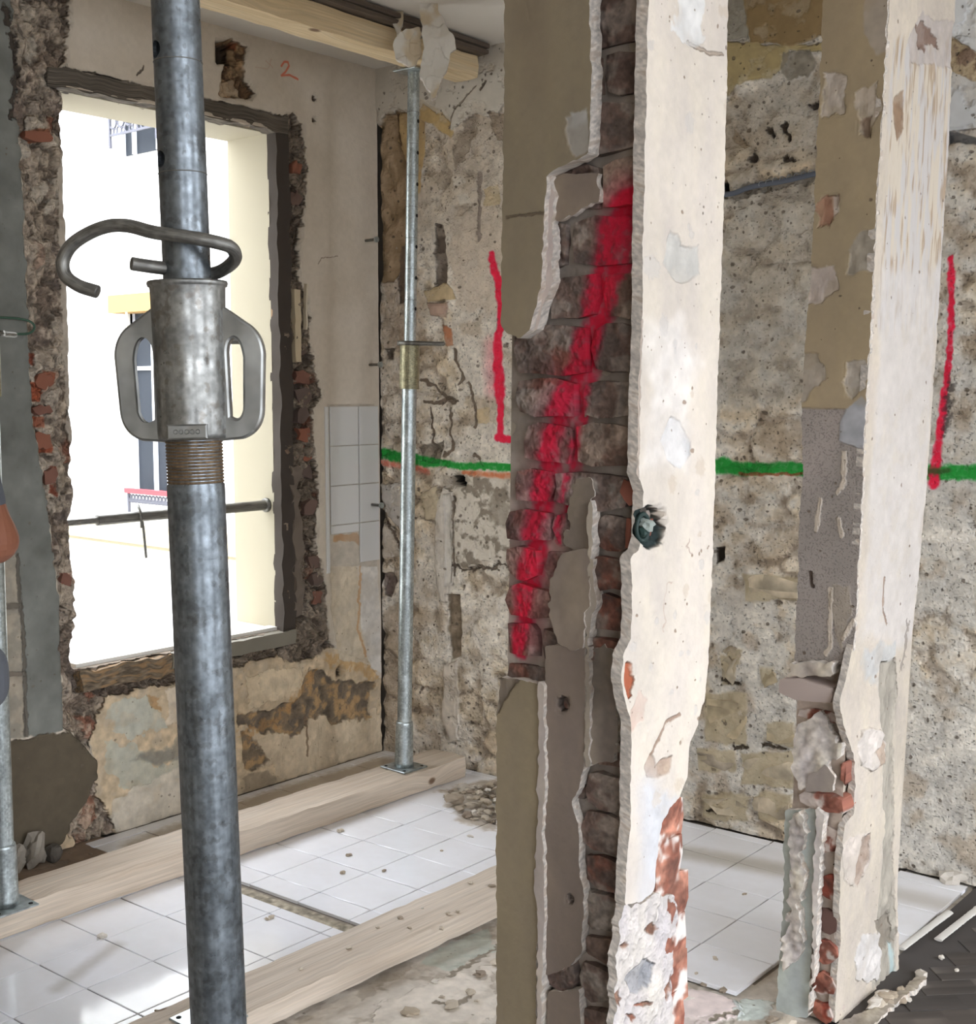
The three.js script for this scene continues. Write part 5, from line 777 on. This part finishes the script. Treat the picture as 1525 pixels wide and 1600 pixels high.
// torn plaster hanging from the ceiling in front of the beam
{
  const mat = new THREE.MeshStandardMaterial({ roughness: 0.95, side: THREE.DoubleSide, map: noiseTex(256, 256, (x, y) => { const n = fbm(x * 8, y * 8, 4, 3), b = sstep(0.1, 0.3, fbm(x * 5, y * 5, 4, 8)); return mixc([212 + n * 20, 206 + n * 20, 194 + n * 20], [176, 152, 112], b * 0.6); }) });
  const Z = 0.36, FP = new Frame(V3(0, 0, Z), RX.clone().setY(0), UP);
  const sheet = (name, label, px, seed, curl = 0.02, th = 0.008) => {
    const o = onPlane(px[0][0], px[0][1], V3(0.62, 0, Z).addScaledVector(FW, -0.045 * (seed % 4)), FP.n); const F = new Frame(V3(o.x, o.y, o.z), RX, UP), pts = F.picks(px), b = box2(pts), s = new Surf(F, b[0] - 0.02, b[1] - 0.02, b[2] + 0.02, b[3] + 0.02, 300, seed);
    s.base((u, v) => { const n = fbm(u * 26, v * 26, 4, seed), w = worley(u * 20, v * 20, seed); const t = sstep(0.05, 0.3, fbm(u * 12, v * 12, 4, seed + 3)); return [...mixc([214, 208, 196], [190, 166, 126], t * 0.6), curl * fbm(u * 7, v * 7, 3, seed + 1) * 2 + n * 0.008 + (w[2] > 0.5 ? 0.004 : 0)]; });
    const sd = polySDF(pts), r = s.relief((u, v) => sd(u + 0.012 * fbm(u * 40, v * 40, 3, seed), v + 0.012 * fbm(u * 40, v * 40, 3, seed + 7)), 0.006, -th - 0.01, o);
    const t = thing(name, label, 'plaster', o, 'torn plaster by the beam'); const m = mesh('flake', r.front, s.material({}, r.residual), t); mesh('broken_edge', r.edge, plasterEdge, m); mesh('reverse', r.front.clone().translate(-F.n.x * 0.008, 0, -F.n.z * 0.008), plasterTan, m); return t;
  };
  sheet('plaster_flake', 'pale angular flake of torn plaster hanging over the prop head', [[612, 70], [630, 48], [655, 42], [660, 70], [652, 98], [640, 106], [618, 92]], 3);
  sheet('plaster_flake', 'long ragged sheet of torn plaster hanging beside the prop head', [[648, -60], [688, -60], [684, 0], [692, 30], [708, 58], [714, 78], [704, 84], [700, 100], [694, 122], [686, 150], [676, 158], [668, 140], [656, 116], [662, 80], [658, 30]], 7);
  sheet('plaster_flake', 'narrow yellowed strip of torn plaster hanging in front of the beam', [[610, -40], [632, -40], [632, 10], [627, 40], [620, 60], [614, 30]], 9, 0.012);
  sheet('plaster_flake', 'short yellowed curl of torn plaster at the ceiling beside the prop', [[664, -60], [700, -60], [690, 10], [684, 40], [676, 20], [668, 0]], 12, 0.01);
}

// ---------------------------------------------------------------- window bar
{
  const a = onPlane(417, 789, V3(0, 0, WIN.z0 + 0.006), V3(0, 0, 1)), x = a.x, yb = a.y;
  const bar = thing('safety_bar', 'telescopic steel bar wedged across the window opening', 'bar', V3(x, yb, WIN.z0 + 0.004)), L = (p) => new THREE.LatheGeometry(p.map(([q, w]) => new THREE.Vector2(q, w)), 20).rotateX(Math.PI / 2);
  mesh('end_plate', L([[0, 0], [0.026, 0], [0.026, 0.01], [0.02, 0.016], [0, 0.016]]), barSteel, bar);
  mesh('outer_tube', L([[0.018, 0.012], [0.018, 0.7], [0.0, 0.7]]), barSteel, bar); mesh('inner_tube', L([[0.011, 0.68], [0.011, 0.826], [0, 0.826]]), barSteel, bar);
  mesh('clip', tube([V3(0.03, -0.035, 0.555), V3(0.024, 0.012, 0.553), V3(0.0, 0.036, 0.547), V3(-0.012, 0.03, 0.535), V3(-0.008, -0.02, 0.525), V3(0.0, -0.14, 0.52)].map((p) => p), 0.0045, 8, 30), barSteel, bar).userData.label = 'hanging wire clip';
}
// ---------------------------------------------------------------- small fittings on the walls
for (const [px, py, k] of [[571, 376, 1], [578, 570, 2], [582, 788, 3]]) {
  const p = onPlane(px, py, V3(0.0, 0, 0), V3(1, 0, 0)); const z = Math.max(0.05, p.z);
  const t = thing('wall_peg', ['', 'upper rusty pipe peg sticking out beside the wall corner', 'middle rusty pipe peg sticking out beside the wall corner, above the tiles', 'lowest rusty pipe peg sticking out over the wall tiles'][k], 'peg', V3(0, p.y, z), 'pipe pegs beside the corner');
  mesh('rod', new THREE.CylinderGeometry(0.005, 0.006, 0.06, 10).rotateZ(Math.PI / 2).translate(0.03, 0, 0), barSteel, t); mesh('collar', new THREE.CylinderGeometry(0.011, 0.011, 0.008, 12).rotateZ(Math.PI / 2).translate(0.058, 0, 0), palSteel, t);
}
{
  const pts = [[-30, 495], [0, 496], [30, 498], [48, 503], [54, 512], [45, 521], [22, 522]].map(([x, y]) => onPlane(x, y, V3(0.02, 0, 0), V3(1, 0, 0))), o = pts[1].clone();
  solid('wire_hook', 'green plastic-coated wire bent into a hook on the grey wall', 'hook', tube(pts.map((p) => p.sub(o)), 0.0035, 8, 40), std([52, 84, 66], 0.6), o);
}
{
  const pts = [[1120, 305], [1146, 302], [1166, 294], [1190, 288], [1230, 281], [1290, 266]].map(([x, y]) => onPlane(x, y, FPARTY.pt(0, 0, 0.0), FPARTY.n)), o = pts[1].clone(), gs = [tube(pts.map((p) => p.clone().sub(o)), 0.009, 8, 50)];
  const t = thing('conduit', 'flattened blue grey conduit running across the rubble wall between the piers', 'conduit', o); mesh('sleeve', gs[0].scale(1, 0.9, 0.6), std([88, 94, 106], 0.6), t);
  for (let k = 0; k < 9; k++) { const p = pts[3].clone().lerp(pts[5], k / 9).sub(o); mesh('dent', new THREE.TorusGeometry(0.0092, 0.0014, 5, 14).rotateY(0.9).translate(p.x, p.y, p.z), std([150, 154, 158], 0.5), t); }
}
// ---------------------------------------------------------------- rubble
{
  const shapes = Array.from({ length: 8 }, (_, k) => lump(1, k + 3, 0.7, 1)), tones = [[196, 184, 166], [176, 162, 142], [158, 144, 126], [206, 198, 186], [182, 170, 152], [140, 126, 110]].map((c) => std(c, 0.95)), R = mulberry(99);
  const chunk = (label, group, x, y, z, r, tone) => { const o = solid('rubble_chunk', label, 'rubble', shapes[Math.floor(R() * 8)], tone ?? tones[Math.floor(R() * 6)], V3(x, y + r * 0.45, z), group); o.scale.set(r * (0.8 + R() * 0.7), r * (0.6 + R() * 0.4), r * (0.8 + R() * 0.6)); o.rotation.y = R() * 6.3; return o; };
  const put = [];
  for (let k = 0; k < 1400 && put.length < 170; k++) {   // heap by the first pier, no two pieces in the same place
    const a = R() * 6.283, d = Math.sqrt(R()), x = 0.86 + Math.cos(a) * d * 0.3, z = 0.21 + Math.sin(a) * d * 0.17, r = 0.009 + R() ** 2 * 0.024, y = Math.floor(R() * 4) * 0.034 * Math.max(0, 1 - d);
    if (z < 0.03 + r - 0.055 * x || put.some((q) => Math.hypot(q[0] - x, (q[1] - y) * 1.2, q[2] - z) < (q[3] + r) * 1.16)) continue;
    put.push([x, y, z, r]); chunk('broken mortar piece in the rubble heap at the foot of the back wall', 'rubble heap at the foot of the back wall', x, y, z, r);
  }
  const spots = [[455, 1295], [480, 1296], [532, 1300], [424, 1435], [418, 1437], [535, 1365], [545, 1338], [1118, 1499], [1088, 1522], [1163, 1398], [160, 1465], [600, 1362], [690, 1330], [735, 1308], [700, 1245], [470, 1300], [250, 1585]];
  for (const [x, y] of spots) { const p = onFloor(x, y); chunk('crumb of mortar lying loose on the white tiles', 'crumbs on the white tiles', p.x, 0, p.z, 0.004 + R() * 0.007); }
  for (const [x, y] of [[768, 1385], [660, 1420], [700, 1428], [715, 1425], [690, 1452], [640, 1450], [625, 1435], [590, 1450], [545, 1482], [470, 1515], [735, 1380]]) { const p = onFloor(x, y, nearTop); chunk('crumb of mortar lying on the near plank', 'crumbs on the near plank', p.x, nearTop, p.z, 0.003 + R() * 0.004); }
  for (const [x, y] of [[775, 1502], [750, 1520], [690, 1555], [705, 1568], [735, 1548], [745, 1560], [680, 1530], [640, 1580], [1100, 1535], [1130, 1545], [1075, 1560]]) { const p = onFloor(x, y); chunk('lump of mortar on the bare screed', 'lumps on the bare screed', p.x, -0.008, p.z, 0.006 + R() * 0.01); }
  for (let k = 0; k < 110; k++) { const t = R(), p = onFloor(1205 + t * 215 + (R() - 0.5) * 20, 1604 - t * 55 + (R() - 0.3) * 16); if (p.x > 2.12 && p.x < 2.325 && p.z > 0.47 && p.z < 0.93) continue; chunk('plaster crumb at the foot of the jutting-brick pier', 'crumbs at the foot of the jutting-brick pier', p.x, -0.004, p.z, 0.006 + R() * 0.014, tones[Math.floor(R() * 4)]); }
  for (const [x, y, r] of [[1471, 1497, 0.009], [1495, 1516, 0.005], [1490, 1378, 0.03], [1440, 1525, 0.012]]) { const p = onFloor(x, y); chunk('white plaster crumb on the dark parquet', 'crumbs on the dark parquet', p.x, -0.002, p.z, r, tones[3]); }
  for (const [x, y, w, h, s] of [[25, 1330, 16, 40, 4], [55, 1322, 22, 50, 6], [80, 1310, 14, 24, 9]]) { const p = onPlane(x, y, V3(0.05, 0, 0), V3(1, 0, 0)); const o = solid('stone_chunk', ({ 4: 'small pale', 6: 'tall pale', 9: 'dark' })[s] + ' stone chunk against the foot of the dark cement patch', 'stone', lump(0.04, s, 1.1, 2), std(s === 9 ? [96, 90, 82] : [150, 142, 130], 0.95), V3(0.05, h * 0.0008 + 0.005, p.z), 'stones under the dark cement'); o.scale.set(0.7, h / 42, w / 26); }
  for (const [x0, y0, x1, y1, label] of [[1408, 1484, 1484, 1427, 'long white plaster strip along the edge of the white tiles'], [1466, 1470, 1530, 1420, 'short white plaster strip lying on the dark parquet']]) { const a = onFloor(x0, y0), b = onFloor(x1, y1), len = a.distanceTo(b), o = solid('plaster_strip', label, 'strip', beamGeo(len, 0.022, 0.008, 0.002, 3), std([220, 216, 208]), a.clone().lerp(b, 0.5).setY(0.003), 'white strips by the parquet'); o.rotation.y = -Math.atan2(b.z - a.z, b.x - a.x); }
  { const t = thing('mortar_fillet', 'rough grey mortar edge under the jutting-brick pier at the parquet', 'mortar', onFloor(1380, 1575)); slab(t, 'crust', FFLOOR, [[1296, 1612], [1316, 1592], [1350, 1578], [1402, 1548], [1430, 1528], [1448, 1526], [1446, 1534], [1410, 1560], [1370, 1592], [1350, 1612]], { n: 0.008, thick: 0.012, base: plain([168, 158, 144], 0.1, 0.16, 83, 0.012), rag: 0.006 }); }
}
// ---------------------------------------------------------------- person at the edge of the room
{
  const d = 2.6, elbow = atDepth(-9, 844, d), ground = atDepth(-188, 1000, d).setY(0);
  const who = thing('person', 'person in a grey shirt and grey trousers standing with a bare forearm', 'person', ground);
  const toLeft = RX.clone().negate(), E = elbow.clone().sub(ground), side = RX.clone(), fwd = V3(-FW.x, 0, -FW.z).multiplyScalar(0.2).addScaledVector(FW, 0.9).normalize();
  const P = (s, y, f) => V3(0, y, 0).addScaledVector(side, s).addScaledVector(fwd, f);
  const cap = (p, a, b, ra, rb) => { const ab = b.clone().sub(a), t = clamp(p.clone().sub(a).dot(ab) / ab.lengthSq()); return p.distanceTo(a.clone().addScaledVector(ab, t)) - (ra + (rb - ra) * t); };
  const smin = (a, b, k) => { const h = clamp(0.5 + 0.5 * (b - a) / k); return b + (a - b) * h - k * h * (1 - h); };
  const field = (bones, k) => (p) => bones.reduce((m, [a, b, ra, rb]) => smin(m, cap(p, a, b, ra, rb), k), 9);
  function skinMesh(name, sd, lo, hi, n, m) {
    const mc = new MarchingCubes(n, m, false, false, 120000), c = lo.clone().add(hi).multiplyScalar(0.5), h = Math.max(hi.x - lo.x, hi.y - lo.y, hi.z - lo.z) / 2; mc.isolation = 0; const p = new THREE.Vector3(), half = n / 2;
    for (let z = 0; z < n; z++) for (let y = 0; y < n; y++) for (let x = 0; x < n; x++) { p.set((x - half) / half * h + c.x, (y - half) / half * h + c.y, (z - half) / half * h + c.z); mc.field[x + n * (y + n * z)] = -sd(p); }
    mc.update(); const g = new THREE.BufferGeometry(); g.setAttribute('position', new THREE.BufferAttribute(mc.positionArray.slice(0, mc.count * 3), 3)); g.setAttribute('normal', new THREE.BufferAttribute(mc.normalArray.slice(0, mc.count * 3), 3)); g.scale(h, h, h).translate(c.x, c.y, c.z); g.computeVertexNormals(); return mesh(name, g, m, who);
  }
  const sh = P(0.165, 1.40, 0), shL = P(-0.165, 1.40, 0), handR = P(0.05, 0.99, 0.2), elL = P(-0.24, 1.1, -0.04), handL = P(-0.12, 0.98, 0.16), hip = (s) => P(s * 0.09, 0.9, 0), knee = (s) => P(s * 0.1, 0.48, 0.02), ank = (s) => P(s * 0.1, 0.08, -0.02);
  const fingers = []; for (const [h, e] of [[handR, E], [handL, elL]]) { const dir = h.clone().sub(e).normalize(), lat = dir.clone().cross(UP).normalize(), upv = lat.clone().cross(dir); for (let k = 0; k < 4; k++) { const a = h.clone().addScaledVector(dir, 0.03).addScaledVector(upv, (k - 1.5) * 0.019), b = a.clone().addScaledVector(dir, 0.04 - Math.abs(k - 1.5) * 0.004), c = b.clone().addScaledVector(dir, 0.02).addScaledVector(lat, -0.02); fingers.push([a, b, 0.0095, 0.009], [b, c, 0.009, 0.008]); } const t0 = h.clone().addScaledVector(upv, 0.035), t1 = t0.clone().addScaledVector(dir, 0.03).addScaledVector(upv, 0.02); fingers.push([t0, t1, 0.011, 0.009]); fingers.push([h.clone().addScaledVector(upv, -0.025), h.clone().addScaledVector(upv, 0.03), 0.018, 0.018], [h.clone().addScaledVector(dir, 0.03).addScaledVector(upv, -0.024), h.clone().addScaledVector(dir, 0.03).addScaledVector(upv, 0.026), 0.014, 0.014]); }
  const skinBones = [[P(0, 1.44, 0), P(0, 1.54, 0.01), 0.055, 0.052], [P(0, 1.64, 0.015), P(0, 1.69, 0.0), 0.078, 0.086], [P(0, 1.57, 0.05), P(0, 1.6, 0.055), 0.042, 0.05], [P(0, 1.625, 0.1), P(0, 1.605, 0.115), 0.01, 0.014], [P(0.08, 1.63, 0), P(0.08, 1.655, 0), 0.018, 0.02], [P(-0.08, 1.63, 0), P(-0.08, 1.655, 0), 0.018, 0.02], [sh, E, 0.05, 0.042], [E, handR, 0.042, 0.029], [shL, elL, 0.05, 0.042], [elL, handL, 0.042, 0.029], [P(0, 1.0, 0), P(0, 1.4, 0), 0.11, 0.11], [hip(1), knee(1), 0.07, 0.055], [knee(1), ank(1), 0.052, 0.04], [hip(-1), knee(-1), 0.07, 0.055], [knee(-1), ank(-1), 0.052, 0.04]];
  const skin = std([150, 96, 72], 0.65);
  const body = skinMesh('body', (p) => Math.min(field(skinBones, 0.03)(p), field(fingers, 0.006)(p)), V3(-0.5, 0, -0.5), V3(0.5, 1.82, 0.5), 150, skin); body.userData.label = 'bare skin';
  const grey = std([96, 100, 108], 0.9), trouser = std([104, 108, 116], 0.9);
  const mid = sh.clone().lerp(E, 0.72), midL = shL.clone().lerp(elL, 0.7);
  skinMesh('shirt', field([[P(-0.1, 1.36, 0), P(0.1, 1.36, 0), 0.115, 0.115], [P(-0.07, 1.0, 0), P(0.07, 1.0, 0), 0.125, 0.125], [P(0, 1.0, 0), P(0, 1.36, 0), 0.14, 0.14], [sh, mid, 0.06, 0.047], [shL, midL, 0.066, 0.064]], 0.03), V3(-0.4, 0.8, -0.4), V3(0.4, 1.55, 0.4), 70, grey).userData.label = 'grey short-sleeved shirt';
  skinMesh('trousers', (p) => Math.max(field([[P(-0.05, 0.93, 0), P(0.05, 0.93, 0), 0.135, 0.135], [hip(1), knee(1), 0.1, 0.08], [knee(1), ank(1), 0.08, 0.068], [hip(-1), knee(-1), 0.1, 0.08], [knee(-1), ank(-1), 0.08, 0.068], [P(0.215, 0.85, 0.0), P(0.212, 0.8, 0), 0.045, 0.05], [P(0.1, 0.85, 0), P(0.2, 0.83, 0), 0.08, 0.05]], 0.03)(p), p.y - 1.0), V3(-0.55, 0.02, -0.55), V3(0.55, 1.12, 0.55), 84, trouser).userData.label = 'grey work trousers';
  for (const s of [1, -1]) skinMesh('shoe', (p) => Math.max(field([[ank(s).setY(0.05), P(s * 0.11, 0.035, 0.15), 0.05, 0.04]], 0.02)(p), -p.y + 0.002), V3(-0.3, -0.02, -0.3), V3(0.3, 0.2, 0.3), 60, std([52, 48, 46], 0.8));
  skinMesh('hair', (p) => Math.max(field([[P(0, 1.66, -0.005), P(0, 1.7, -0.01), 0.09, 0.094]], 0.02)(p), p.clone().dot(fwd) - 0.055 - (p.y - 1.66) * 0.4, 1.6 - p.y), V3(-0.15, 1.5, -0.15), V3(0.15, 1.85, 0.15), 48, std([40, 32, 28], 0.8));
  for (const s of [-0.032, 0.032]) mesh('eye', new THREE.SphereGeometry(0.011, 12, 8).translate(...P(s, 1.655, 0.083).toArray()), std([230, 226, 220], 0.3), body);
  mesh('mouth', new THREE.SphereGeometry(0.02, 12, 6).scale(1, 0.25, 0.5).translate(...P(0, 1.578, 0.096).toArray()), std([140, 78, 68], 0.6), body);
}
// ---------------------------------------------------------------- courtyard buildings seen through the window
{
  const ZW = -6.0, b = thing('courtyard_building', 'bright white courtyard building with railed windows, seen through the opening', 'building', V3(-4, -6, ZW));
  const white = std([232, 231, 226]), L = (g) => g.translate(4, 6, -ZW);
  const at = (x, y, z = 0) => onPlane(x, y, V3(0, 0, ZW + z), V3(0, 0, 1));
  mesh('facade', L(boxAt(-18, -6, ZW - 0.4, -0.28, 9, ZW)), white, b);
  mesh('cornice', L(mergeGeometries([(() => { const p = at(250, 852), q = at(250, 822); return boxAt(-18, p.y, ZW, -0.3, q.y, ZW + 0.12); })(), (() => { const p = at(250, 858), q = at(250, 852); return boxAt(-18, p.y, ZW, -0.3, q.y, ZW + 0.06); })()])), std([176, 166, 140]), b);
  mesh('pilaster', L((() => { const p = at(186, 700); return boxAt(p.x - 0.06, -6, ZW, p.x, 9, ZW + 0.05); })()), white, b);
  const pane = new THREE.MeshPhysicalMaterial({ color: new THREE.Color(0.035, 0.04, 0.048), roughness: 0.5, specularIntensity: 0.15 }), frame = std([226, 230, 236], 0.5), iron = std([84, 84, 92], 0.6);
  const win = (x0, x1, yt, yb, opts = {}) => {
    const p = at(x0, yt), q = at(x1, yb), cx = (p.x + q.x) / 2, cy = (p.y + q.y) / 2, w = Math.abs(q.x - p.x), h = Math.abs(p.y - q.y), g = new THREE.Group(); g.name = 'window'; g.position.set(cx + 4, cy + 6, 0.01); b.add(g);
    mesh('pane', boxAt(-w / 2, -h / 2, 0, w / 2, h / 2, 0.01), pane, g);
    const t = 0.05, bars = [boxAt(-w / 2 - t, -h / 2, 0, -w / 2, h / 2, 0.05), boxAt(w / 2, -h / 2, 0, w / 2 + t, h / 2, 0.05), boxAt(-w / 2 - t, h / 2, 0, w / 2 + t, h / 2 + t, 0.05)]; for (const f of opts.cross ?? []) bars.push(boxAt(-w / 2, -h / 2 + h * f - 0.025, 0, w / 2, -h / 2 + h * f + 0.025, 0.035)); for (const f of opts.mull ?? []) bars.push(boxAt(-w / 2 + w * f - 0.03, -h / 2, 0, -w / 2 + w * f + 0.03, h / 2, 0.04));
    mesh('frame', mergeGeometries(bars), frame, g); return { g, w, h };
  };
  const rail = (x0, x1, yt, yb, top) => {
    const p = at(x0, yt, 0.25), q = at(x1, yb, 0.25), w = q.x - p.x, h = p.y - q.y, g = new THREE.Group(); g.name = 'railing'; g.position.set((p.x + q.x) / 2 + 4, q.y + 6, 0.25); b.add(g);
    mesh('handrail', boxAt(-w / 2 - 0.04, h, -0.03, w / 2 + 0.04, h + 0.06, 0.03), top, g);
    const s = []; s.push(boxAt(-w / 2, 0.02, -0.012, w / 2, 0.045, 0.012), boxAt(-w / 2, -0.12, -0.015, -w / 2 + 0.03, h, 0.015), boxAt(w / 2 - 0.03, -0.12, -0.015, w / 2, h, 0.015)); const n = Math.round(w / (h * 0.55));
    for (let k = 0; k < n; k++) { const x = -w / 2 + (k + 0.5) * w / n, r = h * 0.24; s.push(new THREE.TorusGeometry(r, 0.012, 5, 14).translate(x, h * 0.62, 0), new THREE.TorusGeometry(r * 0.7, 0.011, 5, 12).translate(x - r * 0.5, h * 0.28, 0), new THREE.TorusGeometry(r * 0.5, 0.01, 5, 10).translate(x + r * 0.7, h * 0.25, 0)); }
    mesh('ironwork', mergeGeometries(s), iron, g);
  };
  win(213, 268, 490, 768, { cross: [0.69], mull: [0.6] }); rail(200, 275, 770, 793, std([176, 60, 66], 0.6));
  win(196, 250, 120, 234, { mull: [0.3], cross: [0.5] }); rail(170, 246, 180, 200, iron);
  { const p = at(168, 462, 0.3), q = at(262, 483, 0.3); const g = new THREE.Group(); g.name = 'roller_blind'; g.userData.label = 'pale timber blind box with cord'; g.position.set(p.x + 4, q.y + 6, 0); b.add(g); mesh('box', boxAt(0, 0, 0.0, q.x - p.x, p.y - q.y, 0.3), std([176, 138, 82]), g); const wb = q.x - p.x; mesh('cord', boxAt(wb * 0.3, -1.6, 0.28, wb * 0.3 + 0.025, 0, 0.3), std([190, 180, 160]), g); const sa = at(172, 500, 0.05).x - p.x, sb = at(208, 500, 0.05).x - p.x; mesh('shutter', boxAt(sa, -2.2, 0.02, sb, 0, 0.06), std([168, 166, 160]), g); }
  const o = thing('courtyard_building', 'plain pale courtyard building closing the far side of the court', 'building', V3(-18.6, -6, 3)); mesh('facade', boxAt(-0.4, 0, -8.9, 0, 8.5, 1.5), white, o); mesh('wing', boxAt(-0.4, 0, 1.5, 18.2, 15, 1.9), white, o);
  const gr = mesh('courtyard_ground', boxAt(-19, -6.2, -6.4, -0.3, -6, 8), std([150, 146, 140]), scene); structure('courtyard_ground', 'paved ground of the courtyard', 'ground', gr);
}
shade(scene);
renderer.render(scene, camera);
